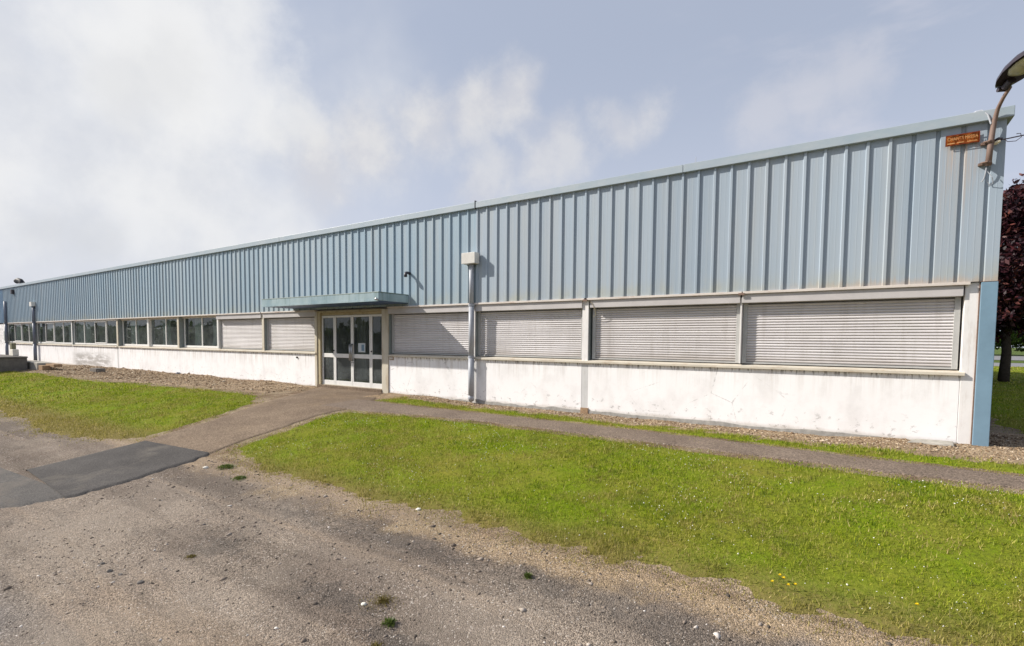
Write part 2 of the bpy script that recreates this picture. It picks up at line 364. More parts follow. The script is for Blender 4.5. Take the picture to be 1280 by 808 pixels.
# ------------------------------------------------------------------ mesh helpers
class MB:
    def __init__(s): s.v = []; s.f = []
    def add(s, v, f):
        n = len(s.v); s.v += [tuple(p) for p in v]; s.f += [tuple(i+n for i in q) for q in f]
    def box(s, x0, x1, y0, y1, z0, z1):
        s.add([(x0,y0,z0),(x1,y0,z0),(x1,y1,z0),(x0,y1,z0),(x0,y0,z1),(x1,y0,z1),(x1,y1,z1),(x0,y1,z1)],
              [(0,3,2,1),(4,5,6,7),(0,1,5,4),(1,2,6,5),(2,3,7,6),(3,0,4,7)]); return s
    def hexa(s, pts):   # 8 points, same order as box
        s.add(pts, [(0,3,2,1),(4,5,6,7),(0,1,5,4),(1,2,6,5),(2,3,7,6),(3,0,4,7)]); return s
    def tube(s, pts, r, n=12, cap=True):
        pts = [Vector(p) for p in pts]; rs = r if hasattr(r, '__len__') else [r]*len(pts)
        rings = []; prev = None
        for i, p in enumerate(pts):
            d = (pts[min(i+1, len(pts)-1)]-pts[max(i-1, 0)]).normalized()
            if prev is None:
                a = d.orthogonal().normalized()
            else:
                a = (prev - d*prev.dot(d)).normalized()
            prev = a; b = d.cross(a)
            rings.append([p+(a*math.cos(2*math.pi*k/n)+b*math.sin(2*math.pi*k/n))*rs[i] for k in range(n)])
        v = [q for rg in rings for q in rg]; f = []
        for i in range(len(pts)-1):
            for k in range(n): f.append((i*n+k, i*n+(k+1) % n, (i+1)*n+(k+1) % n, (i+1)*n+k))
        if cap: f += [tuple(range(n))[::-1], tuple((len(pts)-1)*n+k for k in range(n))]
        s.add(v, f); return s
    def build(s, name, mat, parent=None, bevel=0, smooth=False, loc=(0,0,0)):
        me = bpy.data.meshes.new(name)
        L = Vector(loc)
        me.from_pydata([tuple(Vector(p)-L) for p in s.v], [], s.f); me.update()
        return link(name, me, mat, parent, bevel, smooth, loc)
def link(name, me, mat, parent=None, bevel=0, smooth=False, loc=(0,0,0)):
    o = bpy.data.objects.new(name, me); col.objects.link(o)
    me.materials.append(M[mat] if isinstance(mat, str) else mat)
    if parent is not None:
        o.parent = parent
        w = world_loc(parent)
        o.location = Vector(loc)-w
    else: o.location = loc
    if smooth:
        me.polygons.foreach_set('use_smooth', [True]*len(me.polygons))
    if bevel:
        b = o.modifiers.new('Bevel', 'BEVEL'); b.width = bevel; b.segments = 2; b.limit_method = 'ANGLE'; b.angle_limit = R(40)
    return o
def world_loc(o):
    w = Vector(o.location)
    while o.parent: o = o.parent; w += o.location
    return w
def npmesh(name, V, F, mat, parent=None, smooth=False, loc=(0,0,0)):
    """V (n,3) F (m,k) numpy"""
    me = bpy.data.meshes.new(name); V = np.asarray(V, np.float32)-np.array(loc, np.float32); F = np.asarray(F, np.int32); k = F.shape[1]
    me.vertices.add(len(V)); me.vertices.foreach_set('co', V.ravel())
    me.loops.add(F.size); me.loops.foreach_set('vertex_index', F.ravel())
    me.polygons.add(len(F)); me.polygons.foreach_set('loop_start', np.arange(0, F.size, k, dtype=np.int32))
    me.polygons.foreach_set('loop_total', np.full(len(F), k, np.int32))
    me.update(calc_edges=True); me.validate()
    return link(name, me, mat, parent, 0, smooth, loc)
def tag(o, label=None, cat=None, group=None, kind=None):
    if label: o['label'] = label
    if cat: o['category'] = cat
    if group: o['group'] = group
    if kind: o['kind'] = kind
    return o
def empty(name, loc):
    o = bpy.data.objects.new(name, None); col.objects.link(o); o.location = loc; o.empty_display_size = .3; return o

# ------------------------------------------------------------------ terrain
GY = np.array([-400,-60,-30,-14,-9.86,-7.6,-5.7,-4.5,-3.5,-2.5,-1.2,0,400.])
GZ = np.array([-1.6,-1.3,-1.1,-.93,-.76,-.58,-.36,-.2,-.06,.05,.10,.13,.13])
def h(y):
    y = np.asarray(y, float)
    return np.mean([np.interp(y+d, GY, GZ) for d in np.linspace(-.5, .5, 11)], axis=0)
def wob(x, y, s=1., k=0.):       # cheap smooth noise for numpy arrays, about -1..1
    x = np.asarray(x, float)*s; y = np.asarray(y, float)*s
    return (np.sin(1.7*x+2.3*np.sin(.9*y+k)+k)+np.sin(2.9*y+1.7*np.sin(1.3*x-k)+2*k)+.6*np.sin(5.3*x-3.1*y+k)+.5*np.sin(7.9*y+6.1*x+3*k))/2.4
def gdet(x, y):                  # small relief of the gravel yard
    m = np.clip((-5.9-y)/.8, 0, 1)
    ramp = (x > -13.2) & (x < -9.4) & (y > -8.4)
    m = np.where(ramp, 0, m)
    dig = .065*np.clip((y+.95)/.55, 0, 1)*(y < .12)*np.clip((x+10.2)/1.2, 0, 1)*np.clip((-.75-x)/.9, 0, 1)
    return m*(.010*wob(x, y, 1.1, .3)+.006*wob(x, y, 3.2, 1.1)+.003*wob(x, y, 8, 2.)+.007*np.sin(7.2*y+.7*np.sin(.8*x)+.25*x))-dig
def G(x, y): return h(y)+gdet(np.asarray(x, float), np.asarray(y, float))
def grid(name, xs, ys, zf, mat, **k):
    X, Y = np.meshgrid(xs, ys); Z = zf(X, Y); V = np.stack([X.ravel(), Y.ravel(), Z.ravel()], 1)
    nx, ny = len(xs), len(ys); i = np.arange(nx*ny).reshape(ny, nx)
    F = np.stack([i[:-1,:-1].ravel(), i[:-1,1:].ravel(), i[1:,1:].ravel(), i[1:,:-1].ravel()], 1)
    return npmesh(name, V, F, mat, smooth=True, **k)
def span(*seg):
    out = []
    for a, b, s in seg: out += list(np.arange(a, b, s))
    return np.array(out+[seg[-1][1]])
gx = span((-420, -70, 35), (-70, -16, 1.5), (-16, 5, .07), (5, 60, 2.5), (60, 420, 36))
gy = span((-420, -60, 36), (-60, -12, 2), (-12, -5, .07), (-5, .6, .2), (.6, 60, 3), (60, 420, 36))
tag(grid('ground', gx, gy, lambda X, Y: G(X, Y), 'ground'), kind='structure')

I = np.interp
PR = lambda y: I(y, [-5.7,-5.5,-4.8,-4.1,-3.1,-2.45,-2.0,-1.2,0], [-10.25,-10.22,-10.42,-10.50,-10.66,-10.58,-10.75,-11.12,-12.04])
PL = lambda y: I(y, [-5.7,-5.04,-4.38,-3.47,-2.48,-1.34,0], [-12.51,-12.66,-12.80,-13.15,-13.58,-14.18,-14.96])
WU = lambda x: I(x, [-12,-11.1,-9.5,-5.3,-2.9,-1,.4,12], [-1.3,-1.32,-1.42,-1.45,-1.55,-1.70,-1.76,-1.9])
WL = lambda x: I(x, [-12,-9.9,-8.8,-7.2,-4.9,0,12], [-2.45,-2.42,-2.22,-2.13,-2.18,-2.33,-2.35])
def ribbon(name, ts, us, fn, mat, off):
    T, U = np.meshgrid(ts, us); X, Y = fn(T, U); Z = G(X, Y)+off(X, Y, U)
    V = np.stack([X.ravel(), Y.ravel(), Z.ravel()], 1); nx, ny = len(ts), len(us); i = np.arange(nx*ny).reshape(ny, nx)
    F = np.stack([i[:-1,:-1].ravel(), i[:-1,1:].ravel(), i[1:,1:].ravel(), i[1:,:-1].ravel()], 1)
    return tag(npmesh(name, V, F, mat, smooth=True), kind='structure')
us = np.linspace(0, 1, 31)
edge = lambda U: np.where((U < .001) | (U > .999), -.05, .014)
ribbon('path', span((-5.72, -.002, .08)), us, lambda T, U: (PL(T)+(PR(T)-PL(T))*U+.05*wob(T, U*0, 2.3)*(np.abs(U-.5)*2)**6, T), 'path', lambda X, Y, U: edge(U))
ribbon('footpath', span((-11.6, 12, .08)), us, lambda T, U: (T, WL(T)+(WU(T)-WL(T))*U+.035*wob(T, U*0, 2.7, 1.)*(np.abs(U-.5)*2)**6), 'walk', lambda X, Y, U: edge(U)+.005)
ribbon('asphalt_ramp', np.linspace(0, 1, 40), us, lambda T, U: ((-12.46+.05*T)*(1-U)+(-10.24+.25*np.sin(np.minimum(T*2, 1)*1.57)+.06*wob(T*2, U*0, 4)+.025*wob(T*2, U*0, 14))*U, (-5.70*(1-U)-5.55*U)*(1-T)+(-7.38*(1-U)-7.52*U)*T), 'ramp', lambda X, Y, U: edge(U)+.010)
ribbon('old_asphalt', np.linspace(0, 1, 30), us, lambda T, U: ((-16.5+.0*T)*(1-U)+(-9.97-.35*T**2+.05*wob(T*2, U*0, 4, 2.))*U, (-7.72*(1-U)-7.40*U)*(1-T)+(-8.75*(1-U)-8.12*U)*T), 'old_asphalt', lambda X, Y, U: edge(U)*np.where((U < .9), 1, 1)+.0)

# lawns: signed distance to the edges (positive inside)
def d_front(x, y):
    n = .09*wob(x, y, 1.5, .4)+.07*wob(x, y, 5.1, 1.9)+.06*wob(x, y, 13, .9)+.03*wob(x, y, 29, .3)
    lo = y-(-5.74-.05*np.clip((x+2), -3, 1)*0+np.where(x < -8.6, .42*np.clip((-8.6-x)/1.6, 0, 1), 0))+n
    hi = (WL(x)-.03)-y+.025*wob(x, y, 6, .2)
    le = x-(PR(y)+.05)+.04*wob(x, y, 4, 1)
    return np.minimum(np.minimum(lo, hi), le)
def d_weed(x, y):              # stray grass and weeds straggling out over the dirt
    return np.minimum(.55*wob(x, y, 2.6, 1.7)+.45*wob(x, y, 7.3, .6)-.62-np.clip((-5.75-y)*.9, 0, 2), .25)
LB = lambda x: I(x, [-70,-19.4,-16.8,-15,-13.9,-12.9,-12.4], [-6.1,-6.22,-6.38,-6.42,-6.23,-5.9,-5.6])
LT = lambda x: I(x, [-70,-33,-29.7,-27,-24.3,-21.9,-20,-18.4,-15.8,-14.6,-13.7,-13], [-2.7,-2.8,-2.62,-2.73,-2.68,-2.42,-2.3,-2.12,-2.02,-2.0,-2.7,-2.8])
def d_left(x, y):
    n = .14*wob(x, y, 1.3, .9)+.08*wob(x, y, 4.4, .1)
    return np.minimum(np.minimum(y-LB(x)+n, LT(x)-y+n*.8), (PL(y)-.08)-x+.05*wob(x, y, 4, 2))
ST = lambda x: I(x, [-12,-10.9,-9,-7.2,-3.5,-1,.5,12], [-.9,-.62,-.92,-1.0,-1.10,-1.18,-1.12,-1.3])
def d_strip(x, y):
    n = .16*wob(x, y, 1.6, .5)+.14*wob(x, y, 5.7, 1.2)+.08*wob(x, y, 13, .4)
    return np.minimum(np.minimum(y-(WU(x)+.03)+.03*wob(x, y, 6), ST(x)+.26-y+n*1.0), x+11.1)
def d_side(x, y):
    n = .15*wob(x, y, 1.3, .2)
    return np.minimum(np.minimum(y-1.3+n, 38-y), x-.9+n)
def lawn_z(d):
    return lambda X, Y: G(X, Y)+np.clip((d(X, Y)-.17)*.2, -.05, .024)
tag(grid('front_lawn', span((-11.2, 12, .07)), span((-6.3, -2.0, .06)), lawn_z(d_front), 'lawn'), kind='structure')
tag(grid('left_lawn', span((-60, -24, .4), (-24, -12, .12)), span((-6.9, -1.6, .09)), lawn_z(d_left), 'lawn'), kind='structure')
tag(grid('grass_verge', span((-11.4, 12, .08)), span((-2.0, -.3, .06)), lawn_z(d_strip), 'lawn'), kind='structure')
tag(grid('side_lawn', span((.3, 12, .15), (12, 60, 2)), span((.5, 12, .15), (12, 39, 1)), lawn_z(d_side), 'lawn'), kind='structure')

# chip bed along the wall
def bed_z(X, Y):
    b = np.where(X < -15, np.clip((LT(X)+.25-Y)*-1, -1, 9), Y-(ST(X)-.15))
    b = np.where(X < -13, np.minimum(b, PL(Y)-.05-X), b)
    return G(X, Y)+np.clip(b*.2, -.05, .02)+.010*wob(X, Y, 3.1)*np.clip(b*4, 0, 1)+np.where(X < -15, np.clip((-15.5-X)/2, 0, 1)* .05*np.clip(1+Y/2.4, 0, 1)*(.6+.6*wob(X, Y, .8)), 0)
tag(grid('chip_bed', span((-34, -13.4, .12)), span((-3.4, .0, .08)), bed_z, 'chips'), kind='structure')
tag(grid('gravel_strip', span((-11.9, 14, .1)), span((-1.7, -.001, .05)), lambda X, Y: bed_z(X, Y)-np.where(X < -11.2, .0, 0), 'chips'), kind='structure')
tag(grid('gravel_corner', span((.36, 14, .12)), span((.0, 1.6, .08)), lambda X, Y: G(X, Y)+.02+.012*wob(X, Y, 3.1), 'chips'), kind='structure')

def hump(x, y): # rough top surface of the bed
    return bed_z(np.asarray(x), np.asarray(y))

# ---- grass blades (one mesh of single-triangle blades)
def blade_mesh(name, sets):
    VV = []; n0 = 0
    for dfun, x0, x1, y0, y1, dens, w, hh, edge_k in sets:
        N = int((x1-x0)*(y1-y0)*dens)
        x = rng.uniform(x0, x1, N); y = rng.uniform(y0, y1, N)
        d = dfun(x, y)
        thin = .5+.5*wob(x, y, .9, 2.2)
        fr = np.where(d > 0, .55+d*edge_k, .5*np.exp(d/(.24 if dfun is d_strip else .10)))
        keep = (d > -.45) & (rng.random(N) < np.clip(fr, 0, 1)*np.clip(.30+.9*thin+.35*wob(x, y, 4.3, .8), .10, 1))
        x, y, d = x[keep], y[keep], d[keep]; N = len(x)
        z = G(x, y)+np.clip((d-.17)*.2, 0, .024)-.004
        a = rng.uniform(0, 2*np.pi, N); ww = w*rng.uniform(.6, 1.4, N)
        tall = np.where(rng.random(N) < .07, 2.0, 1.)*(1+.45*np.clip(wob(x, y, 3.7, 1.3)-.3, 0, 1))*(.75+.5*(.5+.5*wob(x, y, 1.9, .7)))
        H = hh*rng.uniform(.45, 1.2, N)*tall*np.clip(.55+d*1.5, .55, 1)
        lean = rng.uniform(0, .9, N)*H; b = rng.uniform(0, 2*np.pi, N)
        dx, dy = np.cos(a)*ww/2, np.sin(a)*ww/2
        P0 = np.stack([x-dx, y-dy, z], 1); P1 = np.stack([x+dx, y+dy, z], 1)
        P2 = np.stack([x+np.cos(b)*lean, y+np.sin(b)*lean, z+H], 1)
        VV.append(np.stack([P0, P1, P2], 1).reshape(-1, 3))
    V = np.concatenate(VV); F = np.arange(len(V)).reshape(-1, 3)
    return tag(npmesh(name, V, F, 'blades'), 'short mown green grass with dry patches on the lawns', 'grass', kind='stuff')
blade_mesh('grass', [
    (d_front, -4.2, 2.2, -6.1, -4.2, 7000, .0060, .036, 2.2), (d_front, -11, -4.2, -6.1, -4.2, 4200, .0085, .034, 2.2),
    (d_front, -11, 3, -4.2, -2.1, 3600, .0090, .034, 2.5), (d_front, 2.2, 9, -6, -2.1, 700, .012, .036, 2.2),
    (d_weed, -10, 1, -6.6, -5.4, 3000, .0075, .030, .8),
    (d_left, -20, -12.2, -6.9, -1.8, 1900, .013, .036, 2.2), (d_left, -36, -20, -6.9, -2, 650, .024, .045, 2.5),
    (d_strip, -11.2, 3, -2, -.35, 3000, .009, .040, 3.5), (d_side, .5, 14, 1, 14, 420, .016, .045, 2), (d_side, .5, 20, 14, 38, 60, .04, .06, 2)])

# ---- loose stones (irregular 8-sided lumps)
def stones(name, pts, sizes, mat, label, cat, flat=.62):
    o8 = np.array([(1,0,0),(-1,0,0),(0,1,0),(0,-1,0),(0,0,1),(0,0,-1)], float)
    f8 = np.array([(0,2,4),(2,1,4),(1,3,4),(3,0,4),(2,0,5),(1,2,5),(3,1,5),(0,3,5)])
    N = len(pts); a = rng.uniform(0, 6.28, N); ca, sa = np.cos(a), np.sin(a)
    V = o8[None]*rng.uniform(.6, 1.25, (N, 6, 1))
    V = V+rng.normal(0, .14, (N, 6, 3)); V *= sizes[:, None, None]*np.stack([rng.uniform(.8, 1.5, N), rng.uniform(.7, 1.1, N), np.full(N, flat)], 1)[:, None]
    X = V[..., 0]*ca[:, None]-V[..., 1]*sa[:, None]; Y = V[..., 0]*sa[:, None]+V[..., 1]*ca[:, None]
    V = np.stack([X, Y, V[..., 2]], -1)+pts[:, None]
    F = (f8[None]+6*np.arange(N)[:, None, None]).reshape(-1, 3)
    return tag(npmesh(name, V.reshape(-1, 3), F, mat), label, cat, kind='stuff')
def scatter(n, x0, x1, y0, y1, zf, keep=None):
    x = rng.uniform(x0, x1, n); y = rng.uniform(y0, y1, n)
    if keep is not None:
        k = keep(x, y); x, y = x[k], y[k]
    return np.stack([x, y, zf(x, y)], 1)
inramp = lambda x, y: (x < -9.9) & (y > -8.3)
p = np.concatenate([
    scatter(30000, -9.9, 1.5, -9.6, -5.5, G, lambda x, y: (d_front(x, y) < .05) & ~inramp(x, y) & (rng.random(len(x)) < np.clip(.45+.55*wob(x, y, 1.3, .8)+np.clip((y+7)/2, 0, .4), .08, 1))),
    scatter(1500, -22, -12.9, -9, -5.9, G, lambda x, y: (d_left(x, y) < .05) & ~((y < -7.3) & (x > -16.4)))])
sz = rng.lognormal(math.log(.0062), .55, len(p)); sz = np.clip(sz, .003, .034)
stones('loose_gravel', p, sz, 'stones', 'loose pale pebbles scattered over the dirt yard', 'gravel')
p = np.concatenate([
    scatter(17000, -11.0, 3, -1.35, -.01, hump, lambda x, y: (d_strip(x, y) < .06) & (y > WU(x))),
    scatter(12000, -34, -13.5, -3.1, -.02, hump, lambda x, y: (d_left(x, y) < .1) & (x < PL(y)-.1)),
    scatter(5000, .42, 5, .0, 1.5, lambda x, y: G(x, y)+.022)])
dist = np.hypot(p[:, 0]+1.35, p[:, 1]+9.86)
sz = np.clip(rng.lognormal(math.log(.014), .4, len(p)), .006, .04)*np.clip(dist/13, .9, 1.9)
stones('gravel_chips', p, sz, 'chipstones', 'brown stone chips along the foot of the wall', 'gravel')

# clover heads
p = scatter(5200, -11, 3, -5.6, -2.4, lambda x, y: G(x, y)+.062, lambda x, y: (d_front(x, y) > .15) & (rng.random(len(x)) < np.clip(.12+.75*wob(x, y, 1.15, 2.6), .02, 1)))
stones('clover_flowers', p, np.clip(rng.lognormal(math.log(.0052), .25, len(p)), .0035, .009), 'clover', 'tiny white clover heads dotted through the lawn', 'clover', 1.)

# small weeds and dandelions
def tuft(name, x, y, r, hh, n, mat, label, cat, group=None):
    z0 = float(G(x, y)); a = rng.uniform(0, 6.28, n); q = r*np.minimum(np.abs(rng.normal(0, .5, n)), 1.0); px = x+np.cos(a)*q; py = y+np.sin(a)*q
    w = hh*rng.uniform(.12, .3, n); H = hh*rng.uniform(.4, 1.1, n)*np.clip(1.1-q/r*.6, .3, 1); b = rng.uniform(0, 6.28, n); L = H*rng.uniform(.2, 1, n)
    ox, oy = np.cos(b), np.sin(b)
    P = np.stack([np.stack([px, py, np.full(n, z0-.004)], 1), np.stack([px+ox*L*.5-oy*w/2, py+oy*L*.5+ox*w/2, z0+H*.6], 1),
                  np.stack([px+ox*L, py+oy*L, z0+H], 1), np.stack([px+ox*L*.5+oy*w/2, py+oy*L*.5-ox*w/2, z0+H*.6], 1)], 1).reshape(-1, 3)
    o = npmesh(name, P, np.arange(4*n).reshape(-1, 4), mat, loc=(x, y, z0))
    return tag(o, label, cat, group, 'stuff' if name == 'moss_patch' else None)
tuft('moss_patch', -4.45, -7.05, .19, .03, 420, 'moss', 'largest dry brown moss patch on the dirt, near the bottom of the picture', 'moss')
tuft('weed', -4.17, -7.24, .06, .05, 160, 'weed_leaf', 'yellow green weed tuft just in front of the large dry moss patch', 'weed')
tuft('weed', -4.05, -7.48, .06, .03, 120, 'moss', 'small olive moss tuft at the bottom edge of the picture', 'weed')
tuft('weed', -3.58, -6.21, .05, .045, 140, 'weed_leaf', 'single green weed among the pebbles, between lawn edge and bare dirt', 'weed')
tuft('moss_patch', -6.72, -7.47, .08, .025, 160, 'moss', 'small tan moss patch beside the dark tar stain', 'moss')
edge_weeds = [(-9.25, -5.80, .17, .05, 'leafy weed clump nearest the asphalt ramp corner'), (-8.55, -5.98, .12, .04, 'low weed clump at the lawn edge a step right of the asphalt ramp corner')]
for x, y, r, hh, lb in edge_weeds: tuft('weed', x, y, r, hh, 480, 'weed_leaf', lb, 'weed', 'weeds along the ragged lawn edge')
def dandelion(x, y, lb):
    z0 = float(G(x, y))+.02; t = empty('dandelion', (x, y, z0)); tag(t, lb, 'dandelion', 'yellow dandelions in the lawn')
    b = MB(); b.tube([(x, y, z0), (x+.004, y, z0+.03), (x+.006, y+.003, z0+.058)], .0018, 6); b.build('stem', 'weed_leaf', t)
    b = MB(); n = 14
    for ring, rr, zz in ((0, .014, .056), (1, .009, .062)):
        for k in range(n):
            a = 6.283*(k+.5*ring)/n; c, s = math.cos(a), math.sin(a); w = .0035
            b.add([(x+.006, y+.003, z0+zz-.002), (x+.006+c*rr*.6-s*w, y+.003+s*rr*.6+c*w, z0+zz+.003), (x+.006+c*rr, y+.003+s*rr, z0+zz+.004), (x+.006+c*rr*.6+s*w, y+.003+s*rr*.6-c*w, z0+zz+.003)], [(0,1,2,3)])
    b.build('flower_head', 'yellow', t)
for x, y, lb in ((-1.76, -5.37, 'uppermost yellow dandelion of the cluster of five'), (-1.73, -5.40, 'second yellow dandelion from the top of the cluster of five'), (-1.80, -5.49, 'leftmost yellow dandelion of the cluster of five'),
    (-1.69, -5.485, 'lowest yellow dandelion of the cluster of five'), (-1.645, -5.455, 'rightmost yellow dandelion of the cluster of five'), (-.90, -5.34, 'lone yellow dandelion at the right, apart from the cluster')): dandelion(x, y, lb)
def rock(name, x, y, r, mat, label, cat, z=None, flat=.6, sx=1.):
    bm = bmesh.new(); bmesh.ops.create_icosphere(bm, subdivisions=2, radius=1)
    sd = Vector((x*3, y*3, 1))
    for v in bm.verts:
        k = 1+.35*mnoise.noise(v.co*1.3+sd)+.1*mnoise.noise(v.co*4+sd); v.co = Vector((v.co.x*k*r*sx, v.co.y*k*r, v.co.z*k*r*flat))
    me = bpy.data.meshes.new(name); bm.to_mesh(me); bm.free()
    z0 = float(G(x, y)) if z is None else z
    return tag(link(name, me, mat, loc=(x, y, z0+r*flat*.3)), label, cat)
rock('stone', -9.55, -5.97, .04, 'white_block', 'pale stone among the weeds beside the asphalt ramp corner', 'stone')
rock('stone', -5.43, -5.62, .03, 'clover', 'small bright white stone at the lawn edge', 'stone')
rock('stone', -4.55, -7.16, .022, 'clover', 'white pebble beside the dry moss patch', 'stone')
for x, y, r, lb in ((-7.38, -7.98, .020, 'leftmost dark stone in the row of stones on the dirt'), (-7.14, -8.0, .026, 'dark stone in the row, second from left'), (-6.98, -7.97, .018, 'dark stone in the row, third from left'), (-6.63, -7.94, .028, 'rightmost and largest dark stone in the row'), (-7.45, -7.0, .018, 'lone dark stone on the dirt below the ramp')):
    o = rock('stone', x, y, r, 'concrete_dark', lb, 'stone'); o['group'] = 'dark stones on the dirt'

# ------------------------------------------------------------------ the building
B = empty('industrial_building', (-30, 0, .13))
tag(B, 'long low industrial building with blue ribbed cladding over a white painted base wall', 'building')
XL = -66.0
# cladding sheets
def clad_mesh(x0, x1, z0, z1, y0, depth, groove_from=99):
    P = .2817; prof = []
    k0 = math.floor((x0+9.13)/P)-1; k1 = math.ceil((x1+9.13)/P)+1
    for k in range(k0, k1):
        c = -9.13+k*P; d = -depth if c < groove_from else depth
        prof += [(c-.030, 0), (c-.018, d), (c+.018, d), (c+.030, 0)]
        for q in (.36, .64):
            xx = c+P*q; prof += [(xx-.010, 0), (xx, -.0011), (xx+.010, 0)]
    prof = [(x, y) for x, y in prof if x0 < x < x1]
    prof = [(x0, 0)]+prof+[(x1, 0)]
    V = []; F = []
    for x, y in prof: V += [(x, y0+y, z0), (x, y0+y, z1)]
    for i in range(len(prof)-1): F.append((2*i, 2*i+2, 2*i+3, 2*i+1))
    return V, F
CZ0, CZ1 = 2.505, 4.74
for (x0, x1, mat, gf, lb) in ((-8.87, .335, 'clad_grey', -.75, 'pale grey blue cladding of the right section'), (-48.2, -8.885, 'clad_blue', 99, 'mid blue cladding of the middle section'), (XL, -48.21, 'clad_deep', 99, 'deeper blue cladding of the far left section')):
    V, F = clad_mesh(x0, x1, CZ0, CZ1, -.050, .030, gf); b = MB(); b.add(V, F)
    o = b.build('cladding', mat, B); o['label'] = lb
    b = MB(); b.box(x0, x1, -.018, .14, CZ0+.012, CZ1); b.build('cladding_backing', 'roof', B)
# coping in lengths with fine joints
cuts = [.40, -4.05, -8.87, -16.8, -26.4, -36.2, -48.2, XL]
for a, c in zip(cuts[1:], cuts[:-1]):
    b = MB(); b.box(a+.004, c-.004, -.125, .35, 4.728, 4.872); o = b.build('coping', 'coping', B, .006)
b = MB(); b.box(-8.885, -8.865, -.132, -.02, 4.71, 4.90); b.build('joint_strip', 'black', B)
b = MB(); b.box(XL, .30, .352, 25, 4.60, 4.70); b.build('roof', 'roof', B)
# end wall (right), its return strip and rear wall
b = MB(); b.box(.21, .385, .26, 25, -.1, 4.72); b.build('end_wall', 'navy', B)
b = MB(); b.box(XL, .20, 24.8, 25, -.1, 4.59); b.build('rear_wall', 'interior', B)
b = MB(); b.box(XL, XL+.2, .3, 24.7, -.1, 4.59); b.build('end_wall', 'white_wall', B)
# white lower wall in panels
for a, c in ((-47.95, -42), (-42, -36), (-36, -30.15), (-30.01, -24), (-24, -18), (-18, -15.16), (-11.93, -9.07), (-8.93, -6.095), (-5.955, -.0)):
    b = MB(); b.box(a+.004, c-.004, .0, .20, -.1, 1.150); b.build('lower_wall', 'white_wall', B, .004)
b = MB(); b.box(XL+.3, -48.0, .0, .2, -.1, 2.46); b.build('lower_wall', 'white_wall', B)
b = MB(); b.box(.0, .160, -.004, .25, -.1, 2.50); b.build('corner_pier', 'white_post', B, .006)
b = MB(); b.box(.150, .165, -.022, -.002, .12, 2.49); b.build('rusty_joint', 'clamp', B)
b = MB(); b.box(.166, .345, -.055, .25, -.1, 2.498); b.build('corner_column', 'column_blue', B, .006)
b = MB(); b.box(.150, .345, -.058, .0, 2.4985, 2.503); b.build('joint_strip', 'clamp', B)
# footing
b = MB()
for a, c in ((-11.95, -9.07), (-8.93, -6.1), (-5.9, .0)):
    n = 26; V = []; F = []
    xs = np.linspace(a, c, n); tz = .150+.022*wob(xs, xs*0, 2.1, .4)+.012*wob(xs, xs*0, 7, .1)
    for x, z in zip(xs, tz): V += [(x, -.016, -.1), (x, -.014, z-.008), (x, .003, z)]
    for i in range(n-1):
        k = 3*i; F += [(k, k+3, k+4, k+1), (k+1, k+4, k+5, k+2)]
    b.add(V, F)
b.build('footing', 'footing', B)
# pilasters and mullion posts
for xa, xb, z0, mat, y0 in ((-6.095, -5.955, 1.12, 'white_post', -.012), (-9.055, -8.945, 1.12, 'white_post', -.008), (-12.17, -11.93, -.1, 'cream', -.03), (-15.16, -15.05, -.1, 'cream', -.03),
                          (-18.06, -17.94, 1.12, 'cream', -.012), (-24.14, -24.0, 1.12, 'cream', -.012), (-30.16, -30.0, 1.12, 'cream', -.012), (-36.06, -35.94, 1.12, 'alu_white', -.012), (-42.06, -41.94, 1.12, 'alu_white', -.012), (-48.0, -47.91, 1.12, 'alu_white', -.012)):
    b = MB(); b.box(xa, xb, y0, .012, z0, 2.45); o = b.build('pilaster', mat, B, .004)
    b = MB(); b.box(xa, xb+.004, .0125, .24, z0, 2.449); b.build('reveal', 'reveal_shade_box', o)
for x in (-6.025, -9, -30.08):
    b = MB(); b.box(x-.07, x+.07, .003, .19, -.1, 1.119); b.build('joint_post', 'grey_joint', B)
b = MB(); b.box(-6.10, -5.93, -.03, .0, .06, .2); b.build('pier_foot', 'brick_block', B)
# sills
for a, c in ((-47.9, -42.06), (-41.94, -36.06), (-35.94, -30.08), (-29.92, -15.10), (-11.90, -9.06), (-8.94, .045)):
    b = MB(); b.hexa([(a,-.055,1.150),(c,-.055,1.150),(c,.22,1.150),(a,.22,1.150),(a,-.055,1.195),(c,-.055,1.195),(c,.22,1.232),(a,.22,1.232)])
    b.build('window_sill', 'sill', B, .004)
# drip flashing under the cladding + soffit
for a, c in ((-48.2, -30.02), (-29.98, -18.03), (-17.97, -15.09), (-11.91, -6.03), (-5.97, -2.99), (-2.97, .045)):
    b = MB(); b.box(a, c, -.085, .12, 2.463, 2.5035); b.build('flashing', 'flashing', B, .003)
b = MB(); b.box(-48.0, .0, .121, .24, 2.40, 2.502); b.build('lintel', 'flashing', B)

